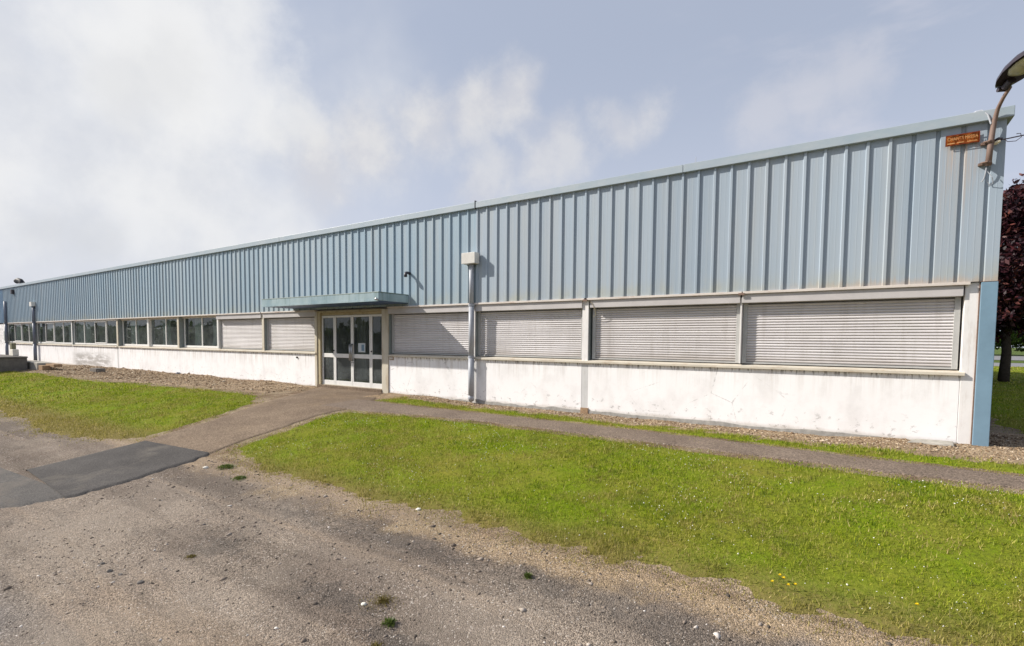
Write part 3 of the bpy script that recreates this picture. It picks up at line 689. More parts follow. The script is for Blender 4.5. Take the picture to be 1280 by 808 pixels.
# roller shutters
def shutter_part(x0, x1, lb=None):
    zt, zb = 2.285, 1.232; yy = .115
    n = 22; p = (zt-zb-.03)/n; rows = []
    for i in range(n):
        z = zt-i*p
        rows += [(z, .013), (z-.10*p, .003), (z-.32*p, -.006), (z-.60*p, -.007), (z-.82*p, .000), (z-.92*p, .013)]
    V = []; F = []
    for z, y in rows: V += [(x0+.06, yy+y, z), (x1-.06, yy+y, z)]
    for i in range(len(rows)-1): F.append((2*i, 2*i+2, 2*i+3, 2*i+1))
    b = MB(); b.add(V, F); o = b.build('roller_shutter', 'shutter', B)
    if lb: o['label'] = lb
    b = MB(); b.box(x0, x1, -.045, .125, 2.305, 2.4615); b.build('shutter_box', 'shutter_box', o, .006)
    for a in (x0+.005, x1-.075):
        b = MB(); b.box(a, a+.07, .085, .14, 1.235, 2.303); b.build('guide_rail', 'rail', o, .003)
    b = MB(); b.box(x0+.062, x1-.062, .095, .13, 1.2335, 1.262); b.build('bottom_bar', 'rail', o, .003)
    b = MB(); b.box(x0, x1, .15, .17, 1.235, 2.39); b.build('shutter_backing', 'interior', o)
for a, c in ((-2.985, -.02), (-5.91, -3.015), (-8.94, -6.09), (-11.91, -9.06), (-17.94, -15.09), (-21.0, -18.06)): shutter_part(a, c)
b = MB(); b.box(-3.012, -2.988, -.012, .13, 1.235, 2.40); b.build('mullion', 'white_post', B, .003)

# windows
def window_part(x0, x1, n, rec=.15, opened=(), fw=.05):
    z0, z1 = 1.235, 2.452; y0, y1 = rec, rec+.06
    b = MB(); b.box(x0, x1, y0, y1, z0, z0+.075); b.box(x0, x1, y0+.001, y1, z1-.055, z1); b.box(x0, x0+fw, y0+.002, y1, z0+.076, z1-.056); b.box(x1-fw, x1, y0+.002, y1, z0+.076, z1-.056)
    w = (x1-x0-2*fw)/n
    for i in range(1, n):
        b.box(x0+fw+i*w-.028, x0+fw+i*w+.028, y0+.002, y1, z0+.076, z1-.056)
    o = b.build('window', 'alu_white', B, .004)
    for i in range(n):
        xa, xb = x0+fw+i*w+(.029 if i else .001), x0+fw+(i+1)*w-(.029 if i < n-1 else .001)
        if i in opened:
            b = MB(); yy = y0-.016
            b.box(xa, xb, yy, y0-.001, z0+.077, z0+.125); b.box(xa, xb, yy+.001, y0-.001, z1-.105, z1-.057); b.box(xa, xa+.045, yy+.002, y0-.001, z0+.126, z1-.106); b.box(xb-.045, xb, yy+.002, y0-.001, z0+.126, z1-.106)
            b.build('sash', 'alu_white', o, .003)
        b = MB(); b.add([(xa, y0+.03, z0+.076), (xb, y0+.03, z0+.076), (xb, y0+.03, z1-.056), (xa, y0+.03, z1-.056)], [(0,1,2,3)]); b.build('pane', 'glass', o)
window_part(-23.92, -21.03, 2); window_part(-26.98, -24.08, 2); window_part(-29.92, -27.02, 2)
window_part(-35.94, -30.08, 4, .06, (2,)); window_part(-41.94, -36.06, 4, .06, (1,)); window_part(-47.9, -42.06, 4, .06, (1,))
b = MB(); b.box(-27.08, -26.92, .06, .24, 1.235, 2.455); b.build('pilaster', 'alu_white', B, .004)
b = MB(); b.box(-21.10, -21.0, .03, .24, 1.235, 2.455); b.build('pilaster', 'alu_white', B, .004)
# interior: a dim room behind the glass, with curtains
b = MB(); b.box(-48, -.2, 5.0, 5.1, .1, 4.5); b.build('partition', 'interior', B)
b = MB(); b.box(-48, -.2, .25, 4.99, .10, .14); b.build('floor_slab', 'interior_floor', B)
b = MB(); b.box(-48, -.2, .25, 4.99, 2.9, 2.95); b.build('ceiling_panel', 'interior', B)
def curtain(x0, x1, y, z0, z1, gather=0., mat='curtain', amp=.035, f=34):
    n = int((x1-x0)*40); rows = 8; V = []; F = []
    for j in range(rows+1):
        t = j/rows; z = z1+(z0-z1)*t
        for i in range(n+1):
            s = i/n; g = 1-gather*math.sin(math.pi*t)*.8; xc = (x0+x1)/2; x = xc+(x0+(x1-x0)*s-xc)*g
            V.append((x, y+amp*math.sin(s*(x1-x0)*f)+.3*amp*math.sin(s*17+t*3), z))
    for j in range(rows):
        for i in range(n): a = j*(n+1)+i; F.append((a, a+1, a+n+2, a+n+1))
    b = MB(); b.add(V, F); return b.build('curtain', mat, B, smooth=True)
curtain(-22.55, -21.75, .55, 1.25, 2.4, .5); curtain(-23.8, -23.1, .5, 1.2, 2.4, .1); curtain(-25.6, -24.7, .55, 1.2, 2.4, .45); curtain(-26.7, -25.9, .5, 1.2, 2.4, .3)
curtain(-28.3, -27.5, .5, 1.2, 2.4, .45); curtain(-29.8, -29.0, .45, 1.2, 2.4, .05)
curtain(-35.8, -34.6, .4, 1.2, 2.4, .05); curtain(-38.6, -36.2, .6, 1.2, 2.4, 0); curtain(-47.6, -46.4, .4, 1.2, 2.4, 0)
curtain(-13.2, -12.7, .9, .35, 2.3, .1, 'interior'); curtain(-14.7, -14.2, 1.2, .35, 2.3, .1, 'interior')

# entrance
b = MB(); b.box(-15.048, -12.172, -.02, .30, 2.40, 2.462); b.build('door_header', 'cream_dirty', B, .004)
b = MB(); b.box(-14.92, -12.215, .065, .30, 2.325, 2.399); b.build('door_lintel', 'cream_dirty', B, .004)
b = MB(); b.box(-15.048, -12.172, -.05, .35, -.1, .218); b.build('door_step', 'path', B, .008)
b = MB(); b.box(-14.918, -12.215, .04, .12, .2185, .234); b.build('threshold', 'cream', B)
b = MB(); b.box(-15.048, -14.92, -.005, .30, .219, 2.399); b.build('door_jamb', 'cream_dirty', B, .004)
b = MB(); b.box(-12.213, -12.172, .005, .30, .219, 2.399); b.build('door_jamb', 'cream', B, .004)
lv = [-14.918, -14.31, -13.52, -12.72, -12.215]
for i in range(4):
    x0, x1 = lv[i]+.005, lv[i+1]-.005; y0, y1 = .055, .100; z0, z1 = .235, 2.318; s = .052
    b = MB(); b.box(x0, x0+s, y0, y1, z0, z1); b.box(x1-s, x1, y0, y1, z0, z1); b.box(x0+s, x1-s, y0+.001, y1, z0, z0+.13); b.box(x0+s, x1-s, y0+.001, y1, z1-.06, z1); b.box(x0+s, x1-s, y0+.001, y1, 1.06, 1.18)
    nm = 'sidelight' if i in (0, 3) else 'door_leaf'
    o = b.build(nm, 'alu_white', B, .004)
    for za, zb in ((z0+.13, 1.06), (1.18, z1-.06)):
        b = MB(); b.add([(x0+s, .078, za), (x1-s, .078, za), (x1-s, .078, zb), (x0+s, .078, zb)], [(0,1,2,3)]); b.build('pane', 'glass', o)
    if i in (1, 2):
        hx = x1-.035 if i == 1 else x0+.035
        b = MB(); b.tube([(hx, .05, 1.0), (hx, -.0, 1.0), (hx, -.0, 1.46), (hx, .05, 1.46)], .024, 10); b.build('handle', 'steel', o, smooth=True)
        b = MB(); b.tube([(hx, .04, .93), (hx, .056, .93)], .02, 12); b.build('lock', 'steel', o)
    else:
        hx = x1-.03 if i == 0 else x0+.03
        b = MB(); b.tube([(hx, .035, 1.27), (hx, .056, 1.27)], .022, 10); b.build('lock', 'black', o)
# canopy
C = MB(); C.box(-16.2, -11.10, -1.10, -.04, 2.575, 2.795); cano = C.build('entrance_canopy', 'canopy', B, .008)
b = MB(); b.box(-16.17, -11.13, -1.07, -.06, 2.562, 2.5745); b.build('soffit', 'navy', cano)
b = MB(); b.box(-16.2, -11.10, -1.112, -1.101, 2.555, 2.60); b.build('drip_edge', 'canopy', cano)
b = MB(); b.tube([(-11.16, -1.13, 2.62), (-11.12, -1.17, 2.61), (-11.05, -1.19, 2.59)], [.03, .035, .028], 10); b.build('canopy_light', 'steel', cano, smooth=True)
# gooseneck spout above the canopy
b = MB(); b.tube([(-11.07, -.04, 3.34), (-11.07, -.14, 3.355), (-11.06, -.20, 3.345), (-11.04, -.24, 3.30), (-11.03, -.25, 3.24)], [.035, .035, .038, .04, .045], 12); b.build('wall_spout', 'lamp_shell', B, smooth=True)
# drain pipes
def downpipe(x, mat, ztop, hop, zb=.16, r=.064, y=-.115, col2=None):
    b = MB(); b.tube([(x, y, zb+.10), (x, y, 1.2)], r*1.12, 16); b.tube([(x, y, 1.201), (x, y, 2.44)], r*1.04, 16); b.tube([(x, y, 2.441), (x, y, ztop)], r*.95, 16)
    o = b.build('drainpipe', mat, B, smooth=False)
    for p_ in o.data.polygons: p_.use_smooth = len(p_.vertices) == 4
    for z in (1.19, 2.43):
        b = MB(); b.tube([(x, y, z), (x, y, z+.035)], r*1.25, 16); b.build('pipe_collar', mat, o)
    b = MB(); b.tube([(x, y, zb+.12), (x, y-.01, zb+.06), (x+.05, y-.05, zb+.02)], [r*1.1, r*1.15, r*1.05], 14); b.build('pipe_shoe', mat, o, smooth=True)
    if hop:
        b = MB(); b.box(x-.19, x+.21, -.27, -.085, ztop-.02, ztop+.235); b.build('hopper', col2 or 'hopper', o, .006)
downpipe(-8.975, 'pipe', 3.44, True)
downpipe(-41.7, 'pipe_dark', 3.42, True, .1, .075, -.13)
downpipe(-47.45, 'pipe_dark', 3.9, False, .1, .075, -.13)
# small fittings
b = MB(); b.box(-11.90, -11.74, -.016, -.001, 1.055, 1.145); o = b.build('number_plate', 'brick_block', B, .003)
b = MB(); b.box(-11.885, -11.835, -.021, -.017, 1.07, 1.13); b.box(-11.815, -11.765, -.021, -.017, 1.07, 1.13); b.build('plate_square', 'hopper', o)
b = MB(); b.tube([(-24.02, -.01, .17), (-24.02, -.1, .19), (-24.02, -.14, .12)], .045, 10); b.build('outlet_pipe', 'pipe_dark', B, smooth=True)
b = MB(); b.tube([(-16.1, -.001, 1.02), (-16.1, -.03, 1.02)], .03, 10); b.build('wall_fixing', 'black', B)
b = MB(); b.box(-18.16, -18.0, -.05, -.004, .10, .20); b.build('pier_foot', 'brick_block', B)
b = MB(); b.tube([(-46.7, .6, 4.68), (-46.7, .6, 4.95), (-46.76, .59, 5.12), (-46.93, .55, 5.26), (-47.2, .5, 5.32), (-47.4, .47, 5.25)], [.15, .15, .15, .15, .15, .16], 16); b.build('roof_vent', 'black', B, smooth=True)
b = MB(); b.box(-45.85, -45.62, -.2, -.05, 4.30, 4.58); b.build('vent_grille', 'lamp_shell', B, .01)
b = MB(); b.box(-48.15, -47.75, -.10, -.03, 1.35, 1.95); b.build('meter_box', 'reveal_shade_box', B)
b = MB()   # loose dangling wire at the pilaster
b.tube([(-5.93, -.05, 2.46), (-5.86, -.06, 2.40), (-5.80, -.05, 2.28), (-5.80, .0, 2.18), (-5.84, .03, 2.12), (-5.87, .03, 2.14)], .005, 6); b.build('loose_wire', 'cream_dirty', B)
for x in (-6.0, -2.99):
    b = MB(); b.box(x-.05, x+.05, -.10, -.086, 2.44, 2.475); b.build('rusty_bracket', 'clamp', B)

# ------------------------------------------------------------------ things on the building
t = empty('door_notice', (-13.15, .07, 1.30)); tag(t, 'small white paper notice stuck on the right door leaf glass', 'notice')
b = MB(); b.box(-13.27, -12.97, .0705, .0755, 1.24, 1.50); b.build('sheet', 'paper', t)
b = MB(); b.box(-13.13, -13.01, .0685, .0703, 1.28, 1.46); b.build('print', 'paper_ink', t)

t = empty('rusty_sign', (-.13, -.08, 4.45)); tag(t, 'small rusted orange metal sign with faded lettering high on the right cladding', 'sign')
sx0, sx1, sz0, sz1 = -.318, .052, 4.462, 4.606; sy = -.088
V = []; F = []
n = 24
for i in range(n+1):
    x = sx0+(sx1-sx0)*i/n; yy = sy+.004*math.sin(i*.9)+(.012 if i == n else 0)-.010*math.exp(-((i-10)/1.5)**2)
    V += [(x, yy, sz0), (x, yy, sz1), (x, yy+.006, sz1), (x, yy+.006, sz0)]
for i in range(n):
    a = 4*i
    for k in range(4): F.append((a+k, a+4+k, a+4+(k+1) % 4, a+(k+1) % 4))
F += [(0,1,2,3), (4*n+3, 4*n+2, 4*n+1, 4*n)]
b = MB(); b.add(V, F); b.build('plate', 'rust', t)
b = MB(); b.box(sx0, sx1, sy-.020, sy-.014, sz1-.012, sz1+.002); b.box(sx0, sx1, sy-.020, sy-.014, sz0-.002, sz0+.008); b.box(sx0-.002, sx0+.006, sy-.020, sy-.014, sz0+.0085, sz1-.0125); b.box(sx1-.008, sx1+.002, sy-.020, sy-.014, sz0+.0085, sz1-.0125); b.build('border', 'sign_border', t)
def text_mesh(name, s, size, loc, mat, parent, width):
    cu = bpy.data.curves.new(name, 'FONT'); cu.body = s; cu.size = size; cu.extrude = .001; cu.align_x = 'CENTER'; cu.align_y = 'CENTER'
    o = bpy.data.objects.new(name, cu); col.objects.link(o); bpy.context.view_layer.update()
    dg = bpy.context.evaluated_depsgraph_get(); me = bpy.data.meshes.new_from_object(o.evaluated_get(dg)); bpy.data.objects.remove(o)
    xs = [v.co.x for v in me.vertices]; k = width/(max(xs)-min(xs))
    me.transform(Matrix.Diagonal((k, 1, 1, 1))); me.transform(Matrix.Rotation(math.pi/2, 4, 'X'))
    return link(name, me, mat, parent, loc=loc)
text_mesh('lettering', 'CHANTS MESSIA', .066, ((sx0+sx1)/2, sy-.0165, 4.548), 'sign_letters', t, .33)
b = MB(); b.box(sx0+.02, sx0+.10, sy-.018, sy-.0145, 4.482, 4.495); b.box(sx0+.125, sx0+.2, sy-.018, sy-.0145, 4.484, 4.494); b.box(sx0+.235, sx1-.03, sy-.018, sy-.0145, 4.482, 4.492); b.build('small_print', 'sign_letters', t)

# lamp on its bent pole
t = empty('wall_lamp', (.14, -.13, 4.05)); tag(t, 'street lamp on a bent rusty pole clamped to the right corner of the building', 'street lamp')
pp = [(.150, -.135, 4.10), (.163, -.135, 4.36), (.178, -.135, 4.58), (.190, -.140, 4.70), (.206, -.20, 4.83), (.222, -.25, 4.885), (.242, -.31, 4.94), (.280, -.43, 5.015)]
b = MB(); b.tube(pp, [.036, .035, .032, .029, .025, .023, .022, .022], 14); b.build('pole', 'rusty_pole', t, smooth=True)
for z, x in ((4.14, .138), (4.42, .152)):
    b = MB(); b.tube([(x, -.135, z-.014), (x, -.135, z+.014)], .052, 14); b.box(x-.085, x+.06, -.10, -.055, z-.016, z+.016); b.tube([(x-.07, -.155, z), (x+.0, -.19, z+.004)], .012, 8); b.build('clamp', 'clamp', t)
b = MB(); b.tube([(.135, -.13, 4.075), (.13, -.12, 4.0), (.12, -.10, 3.93), (.10, -.08, 3.90)], .008, 6); b.tube([(.15, -.13, 4.02), (.20, -.14, 3.93), (.22, -.10, 3.86), (.19, -.07, 3.84), (.15, -.08, 3.92)], .005, 6); b.tube([(.155, -.15, 4.66), (.12, -.13, 4.80), (.06, -.10, 4.885), (.0, -.08, 4.89), (-.04, -.05, 4.872)], .011, 8); b.build('lamp_cable', 'pipe', t)
def lamp_head():
    # cobra-head housing swept along its axis: flat opening below, domed top
    o0 = Vector((.205, -.33, 5.055)); ax = Vector((.27, -.75, .14)).normalized(); side = ax.cross(Vector((0,0,1))).normalized(); up = side.cross(ax).normalized()
    L = .82; st = [(0, .06, .04), (.06, .10, .08), (.16, .145, .12), (.34, .18, .15), (.52, .175, .145), (.68, .13, .11), (.78, .07, .06), (.82, .015, .015)]
    V = []; F = []; n = 16
    for s, w, hh in st:
        for k in range(n):
            a = math.pi*k/(n-1)
            V.append(o0+ax*s+side*(w*math.cos(a))+up*(hh*math.sin(a)))
    for i in range(len(st)-1):
        for k in range(n-1): F.append((i*n+k, (i+1)*n+k, (i+1)*n+k+1, i*n+k+1))
    b = MB(); b.add(V, F)
    V = []; F = []          # thickness: rim
    for s, w, hh in st:
        V += [o0+ax*s+side*w, o0+ax*s-side*w, o0+ax*s+side*(w*.88)+up*.012, o0+ax*s-side*(w*.88)+up*.012]
    for i in range(len(st)-1):
        a = 4*i; F += [(a, a+2, a+6, a+4), (a+1, a+5, a+7, a+3), (a+2, a+3, a+7, a+6)]
    b.add(V, F); head = b.build('lamp_head', 'lamp_shell', t, smooth=True)
    V = []; F = []          # bowl under the rear two thirds
    bs = [(.24, .0, 0), (.28, .09, .03), (.38, .14, .06), (.52, .135, .06), (.64, .09, .04), (.69, .0, 0)]
    for s, w, hh in bs:
        for k in range(n):
            a = math.pi*k/(n-1); V.append(o0+ax*s+side*(w*math.cos(a))-up*(hh*math.sin(a)-.004))
    for i in range(len(bs)-1):
        for k in range(n-1): F.append((i*n+k, i*n+k+1, (i+1)*n+k+1, (i+1)*n+k))
    b = MB(); b.add(V, F); b.build('lamp_bowl', 'lamp_lens', head, smooth=True)
    b = MB()
    c0 = o0+ax*.02-up*.03
    b.tube([c0-side*.05, c0+side*.05], .03, 10); b.tube([o0+ax*.08-up*.045, o0+ax*.20-up*.02], [.045, .05], 12); b.build('socket', 'lamp_shell', head)
lamp_head()
# overhead cable with its porcelain insulator
t = empty('overhead_cable', (.24, -.10, 4.40)); tag(t, 'thin dark overhead cable leaving the building corner with a cream insulator', 'cable')
b = MB(); cab = [(.20, -.10, 4.43)]
for k in range(1, 16): q = k/15; cab.append((.20+13*q, -.10-2.2*q, 4.43+2.6*q*q+.22*q))
b.tube(cab, .008, 6); b.tube([(.30, -.11, 4.44), (.34, -.13, 4.39), (.42, -.14, 4.38), (.47, -.15, 4.42), (.46, -.15, 4.47), (.42, -.14, 4.475)], .005, 6); b.build('cable', 'lamp_shell', t)
b = MB(); b.tube([(.19, -.105, 4.395), (.215, -.11, 4.40), (.245, -.115, 4.413), (.27, -.12, 4.42)], [.016, .026, .022, .012], 12); b.build('insulator', 'bulb', t, smooth=True)
b = MB(); b.tube([(.21, -.10, 4.435), (.25, -.105, 4.45), (.29, -.11, 4.448)], [.02, .028, .014], 10); b.build('cable_clamp', 'lamp_shell', t, smooth=True)
b = MB(); b.tube([(-4.13, 1.0, 4.70), (-4.11, 1.0, 5.35)], .006, 6); tag(b.build('antenna_rod', 'pipe', loc=(-4.13, 1, 4.7)), 'very thin upright rod rising above the roof edge', 'antenna')

# ------------------------------------------------------------------ left loading dock
b = MB(); b.box(-66, -33.4, -7.5, -2.42, -.7, .62); b.box(-66, -33.36, -7.53, -2.40, .621, .69)
tag(b.build('loading_dock', 'concrete_dark', bevel=.02, loc=(-33.4, -2.4, 0)), 'dark concrete loading dock with its shaded end at the far left', 'dock')
b = MB(); b.hexa([(-35.0,-2.38,-.2),(-32.55,-2.30,-.2),(-32.55,-1.75,-.2),(-35.0,-1.75,-.2),(-35.0,-2.36,.45),(-32.6,-2.28,.40),(-32.6,-1.75,.40),(-35.0,-1.75,.45)])
tag(b.build('retaining_wall', 'concrete', bevel=.02, loc=(-34, -2, 0)), 'low pale concrete retaining wall beside the end of the dock', 'wall')
b = MB(); b.box(-32.50, -31.95, -2.26, -1.95, -.05, .30); b.box(-32.52, -31.4, -2.0, -1.7, .24, .37)
tag(b.build('step_block', 'brick_block', bevel=.015, loc=(-32.2, -2.1, 0)), 'brown block step at the right end of the low concrete wall', 'block')
b = MB(); b.box(-35.1, -34.55, -2.66, -2.44, .692, 1.0); tag(b.build('white_block', 'white_block', bevel=.02, loc=(-35.4, -2.7, .69)), 'white painted block standing on the loading dock', 'block')
b = MB(); b.box(-35.08, -34.78, -2.64, -2.48, 1.002, 1.30); tag(b.build('control_box', 'olive_box', bevel=.015, loc=(-35.6, -2.75, .99)), 'small olive box on top of the white block', 'box')
b = MB(); b.box(-28.95, -28.2, -1.45, -1.12, .05, .27); b.box(-28.19, -28.1, -1.42, -1.15, .06, .22)
tag(b.build('concrete_block', 'concrete_dark', bevel=.015, loc=(-28.5, -1.3, .08)), 'dark concrete block lying on the brown chip bed', 'block')
b = MB(); b.hexa([(-.62,-.36,.10),(-.05,-.33,.10),(-.03,-.05,.10),(-.50,-.06,.10),(-.60,-.34,.165),(-.07,-.31,.175),(-.05,-.06,.185),(-.48,-.07,.18)])
tag(b.build('paving_slab', 'concrete', bevel=.01, loc=(-.3, -.2, .1)), 'tilted grey paving slab lying at the foot of the right corner', 'slab')

# ------------------------------------------------------------------ right background
o = grid('road', span((2, 14, .5), (14, 120, 6)), span((37.5, 47, .5)), lambda X, Y: G(X, Y)+.03+0*X, 'road'); tag(o, kind='structure')
o = grid('far_road', span((4, 160, 6)), span((58, 84, 1)), lambda X, Y: G(X, Y)+.03+0*X, 'road'); tag(o, kind='structure')

def leaf_cloud(centers, radii, per, size, squash=.85):
    P = []
    for (c, r) in zip(centers, radii):
        n = per; d = rng.normal(0, 1, (n, 3)); d /= np.linalg.norm(d, axis=1)[:, None]
        q = d*(r*rng.uniform(.35, 1.0, n)**.6)[:, None]; q[:, 2] *= squash; P.append(c+q)
    P = np.concatenate(P); N = len(P)
    a = rng.normal(0, 1, (N, 3)); a /= np.linalg.norm(a, axis=1)[:, None]
    b = np.cross(a, rng.normal(0, 1, (N, 3))); b /= np.linalg.norm(b, axis=1)[:, None]
    s = (size*rng.uniform(.6, 1.4, N))[:, None]
    V = np.stack([P-a*s, P+b*s*.45, P+a*s, P-b*s*.45], 1).reshape(-1, 3)
    return V, np.arange(4*N).reshape(-1, 4)
def tree(name, x, y, z0, trunk_h, R_, Rz, zc, nclump, per, size, leaf, tr_r, label, cat, group=None):
    t = empty(name, (x, y, z0)); tag(t, label, cat, group)
    b = MB(); b.tube([(x, y, z0-.1), (x+.05, y, z0+trunk_h*.5), (x-.03, y+.05, z0+trunk_h), (x, y, zc+Rz*.3)], [tr_r*1.25, tr_r, tr_r*.85, tr_r*.3], 12)
    cs = []; rs = []
    for k in range(nclump):
        d = rng.normal(0, 1, 3); d /= np.linalg.norm(d); q = rng.uniform(.45, .92)
        cs.append(np.array([x+d[0]*R_*q, y+d[1]*R_*q, zc+d[2]*Rz*q])); rs.append(R_*rng.uniform(.2, .34))
        if k % 4 == 0: b.tube([(x, y, z0+trunk_h*rng.uniform(.7, 1.1)), tuple((np.array([x, y, z0+trunk_h])+cs[-1])/2+np.array([0, 0, .2])), tuple(cs[-1])], [tr_r*.4, tr_r*.25, tr_r*.08], 7)
    b.build('trunk', 'bark', t, smooth=True)
    V, F = leaf_cloud(cs, rs, per, size); npmesh('crown', V, F, leaf, t, loc=(0, 0, 0))
    return t
tree('purple_tree', 3.75, 17.9, .13, 2.4, 3.2, 3.25, 4.95, 115, 320, .11, 'purple_leaf', .15, 'dark purple leaved tree behind the right corner of the building', 'tree')
bs = [(14.5, 88, 8.0, 'bright green bush straight behind the purple tree trunk'), (20, 92, 9.0, 'second green bush along the far road'), (27, 90, 8.0, 'third green bush along the far road'), (9, 95, 8.5, 'green bush along the far road nearest the building')]
for x, y, hh, lb in bs: tree('bush', x, y, .13, .8, 4.2, hh*.5, hh*.52, 36, 130, .3, 'green_leaf', .18, lb, 'bush', 'bushes along the far road')
# unseen wood added behind the viewer, its height shaped for what the panes mirror
cs = []; rs = []
for k in range(520):
    x = rng.uniform(-420, 60); cs.append(np.array([x, rng.uniform(-84, -66), rng.uniform(-1, 3.5)+2.2*math.sin(x*.13)+1.2*math.sin(x*.37)])); rs.append(rng.uniform(2., 3.4))
V, F = leaf_cloud(cs, rs, 55, 1.1); tag(npmesh('reflection_wood', V, F, 'green_leaf'), 'unseen far belt of trees added for the panes to mirror', 'trees', kind='stuff')

# ------------------------------------------------------------------ sky, sun, camera
SUN = Vector((-1.9, -1.0, 1.5)).normalized()
w = bpy.data.worlds.new('World'); scene.world = w; w.use_nodes = True
nt = w.node_tree; nt.nodes.clear(); N = nt.nodes; Lk = nt.links
out = N.new('ShaderNodeOutputWorld'); bg = N.new('ShaderNodeBackground'); Lk.new(bg.outputs[0], out.inputs[0]); bg.inputs['Strength'].default_value = .12
sky = N.new('ShaderNodeTexSky'); sky.sky_type = 'NISHITA'; sky.sun_disc = False
sky.sun_elevation = math.asin(SUN.z); sky.sun_rotation = math.atan2(SUN.x, SUN.y); sky.dust_density = 2.5; sky.air_density = 1.; sky.ozone_density = 1.2
tc = N.new('ShaderNodeTexCoord')
def wm(op, a, b=0., c=None, clamp=False):
    m = N.new('ShaderNodeMath'); m.operation = op; m.use_clamp = clamp
    for i, v in enumerate((a, b) if c is None else (a, b, c)):
        if isinstance(v, bpy.types.NodeSocket): Lk.new(v, m.inputs[i])
        else: m.inputs[i].default_value = v
    return m.outputs[0]
def wmix(f, a, b):
    m = N.new('ShaderNodeMix'); m.data_type = 'RGBA'
    for i, v in ((0, f), (6, a), (7, b)):
        if isinstance(v, bpy.types.NodeSocket): Lk.new(v, m.inputs[i])
        else: m.inputs[i].default_value = v
    return m.outputs[2]
def wsm(v, lo, hi):
    m = N.new('ShaderNodeMapRange'); m.interpolation_type = 'SMOOTHSTEP'; Lk.new(v, m.inputs['Value']); m.inputs['From Min'].default_value = lo; m.inputs['From Max'].default_value = hi; return m.outputs[0]
def wnoise(vec, s, d=6, r=.55):
    t_ = N.new('ShaderNodeTexNoise'); Lk.new(vec, t_.inputs['Vector']); t_.inputs['Scale'].default_value = s; t_.inputs['Detail'].default_value = d; t_.inputs['Roughness'].default_value = r; return t_.outputs['Fac']
D = tc.outputs['Generated']
sep = N.new('ShaderNodeSeparateXYZ'); Lk.new(D, sep.inputs[0]); dz = sep.outputs['Z']
n1 = wnoise(D, 8.0, 10, .62); n2 = wnoise(D, 3.0, 5, .5)
wv = N.new('ShaderNodeTexNoise'); Lk.new(D, wv.inputs['Vector']); wv.inputs['Scale'].default_value = 5.5; wv.inputs['Detail'].default_value = 7; wv.inputs['Roughness'].default_value = .62
wa = N.new('ShaderNodeVectorMath'); wa.operation = 'MULTIPLY_ADD'; Lk.new(wv.outputs['Color'], wa.inputs[0]); wa.inputs[1].default_value = (.17, .17, .13); wa.inputs[2].default_value = (-.085, -.085, -.065)
wd = N.new('ShaderNodeVectorMath'); wd.operation = 'ADD'; Lk.new(D, wd.inputs[0]); Lk.new(wa.outputs[0], wd.inputs[1]); DW = wd.outputs[0]
def cloud(dirs, r, k=1., rag=.9):
    """soft cloud: max over a chain of directions, edge broken by noise"""
    best = None
    for d in dirs:
        v = N.new('ShaderNodeVectorMath'); v.operation = 'DISTANCE'; Lk.new(DW, v.inputs[0]); v.inputs[1].default_value = d
        q = wm('SUBTRACT', 1., wm('DIVIDE', v.outputs['Value'], r))
        best = q if best is None else wm('SMOOTH_MAX', best, q, .2)
    q = wm('ADD', best, wm('MULTIPLY', wm('SUBTRACT', n1, .5), rag*2.2))
    return wm('MULTIPLY', wsm(q, -.05, .85), k)
base = wmix(.80, sky.outputs[0], (2.55, 2.80, 3.42, 1))                       # thin summer haze over the blue
hz = wm('SUBTRACT', 1., wsm(dz, .0, .50))
base = wmix(wm('MULTIPLY', hz, .70), base, (3.75, 3.95, 4.65, 1))             # paler towards the horizon
dl = N.new('ShaderNodeVectorMath'); dl.operation = 'DOT_PRODUCT'; Lk.new(D, dl.inputs[0]); dl.inputs[1].default_value = Vector((-.95, .24, .17)).normalized()
glow = wsm(wm('ADD', dl.outputs['Value'], wm('MULTIPLY', wm('SUBTRACT', n2, .5), .46)), .79, 1.08)
base = wmix(wm('MULTIPLY', glow, .96), base, wmix(wsm(wm('ADD', wm('MULTIPLY', n1, .6), wm('MULTIPLY', n2, .5)), .40, .68), (3.95, 4.02, 4.18, 1), (4.85, 4.84, 4.82, 1)))            # bright veil on the sun's side
cc = wmix(wsm(n1, .40, .62), (3.6, 3.62, 3.85, 1), (4.25, 4.2, 4.2, 1))
cb = cloud([(-.770,.563,.300), (-.711,.617,.339), (-.633,.674,.382), (-.564,.72,.404), (-.505,.756,.416)], .088, .8, .48)
base = wmix(cb, base, cc)
base = wmix(cloud([(-.802,.489,.342), (-.777,.516,.361)], .066, .7, .48), base, (4.5, 4.5, 4.5, 1))
base = wmix(cloud([(-.568,.774,.281), (-.49,.814,.312), (-.448,.827,.339)], .078, .62, .48), base, cc)
base = wmix(cloud([(-.353,.853,.383), (-.315,.865,.392)], .06, .6, .48), base, cc)
mp = N.new('ShaderNodeMapping'); Lk.new(D, mp.inputs['Vector']); mp.inputs['Scale'].default_value = (3.2, 4, 11); mp.inputs['Rotation'].default_value = (0, R(24), 0)
cir = wsm(wnoise(mp.outputs[0], 1.5, 6, .55), .50, .74)
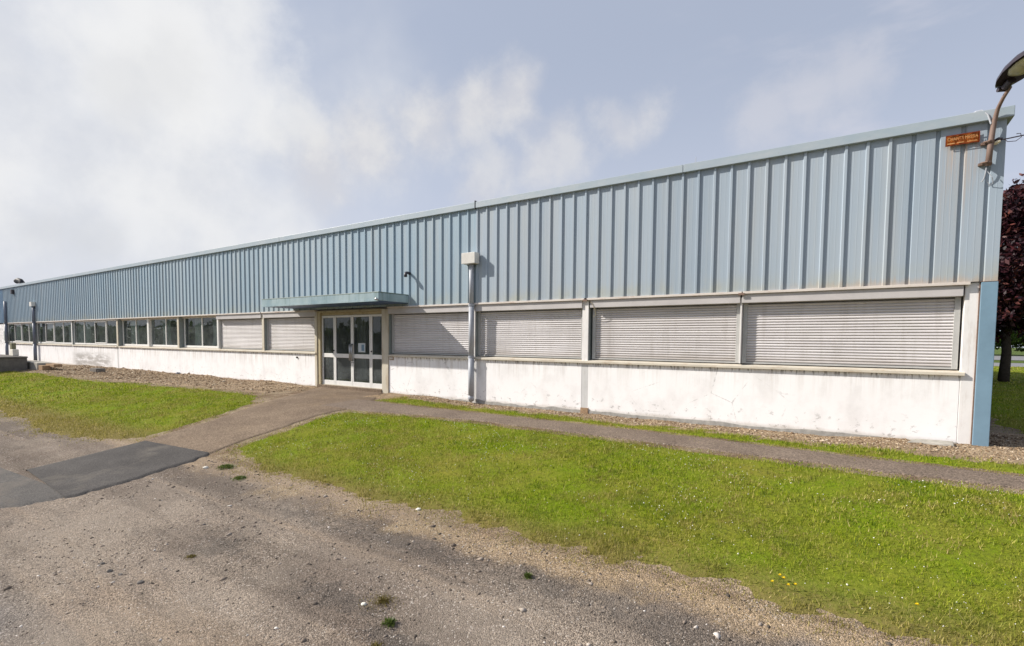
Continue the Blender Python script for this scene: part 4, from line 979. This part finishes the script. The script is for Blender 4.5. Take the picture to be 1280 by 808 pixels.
base = wmix(wm('MULTIPLY', cir, wm('MULTIPLY', wsm(sep.outputs['X'], -.35, .0), .34)), base, (4.1, 4.0, 4.3, 1))
base = wmix(cloud([(-.124,.926,.357), (-.069,.922,.38), (-.018,.919,.394)], .07, .4, .5), base, (4.1, 4.0, 4.15, 1))
base = wmix(cloud([(-.825,.376,.422), (-.783,.424,.455), (-.818,.428,.385), (-.86,.30,.43)], .11, .7, .5), base, (4.9, 4.9, 4.9, 1))
base = wmix(cloud([(-.88,.315,.355), (-.853,.355,.381)], .075, .4, .45), base, (3.75, 3.8, 3.9, 1))
base = wmix(cloud([(-.958,.25,.144), (-.941,.301,.154)], .055, .4, .3), base, (3.7, 3.78, 3.9, 1))
Lk.new(base, bg.inputs['Color'])
# camera solved from the photograph's vanishing points
yaw, pitch, roll = .5841, -.0541, .0085
f = Vector((-math.sin(yaw)*math.cos(pitch), math.cos(yaw)*math.cos(pitch), math.sin(pitch)))
r0 = Vector((math.cos(yaw), math.sin(yaw), 0)); u0 = r0.cross(f)
r_ = r0*math.cos(roll)+u0*math.sin(roll); u_ = -r0*math.sin(roll)+u0*math.cos(roll)
cam = bpy.data.cameras.new('camera'); co = bpy.data.objects.new('camera', cam); col.objects.link(co); scene.camera = co
mw = Matrix((r_, u_, -f)).transposed().to_4x4(); mw.translation = (-1.35, -9.8637, 1.6); co.matrix_world = mw
cam.sensor_width = 36; cam.lens = 18.0; cam.shift_y = 57.17/1280; cam.clip_start = .05; cam.clip_end = 2000
sun = bpy.data.lights.new('sun', 'SUN'); so = bpy.data.objects.new('sun', sun); col.objects.link(so)
sun.energy = 4.0; sun.angle = R(.6); sun.color = (1, .94, .85)
so.rotation_euler = (-SUN).to_track_quat('-Z', 'Y').to_euler(); so.location = (-40, -30, 40)
scene.view_settings.view_transform = 'Standard'; scene.view_settings.look = 'None'; scene.view_settings.exposure = .62; scene.view_settings.gamma = 1
scene.view_settings.use_curve_mapping = False
scene.render.engine = 'CYCLES'; scene.cycles.max_bounces = 8; scene.cycles.transparent_max_bounces = 12
scene.render.resolution_x = 1024; scene.render.resolution_y = 646
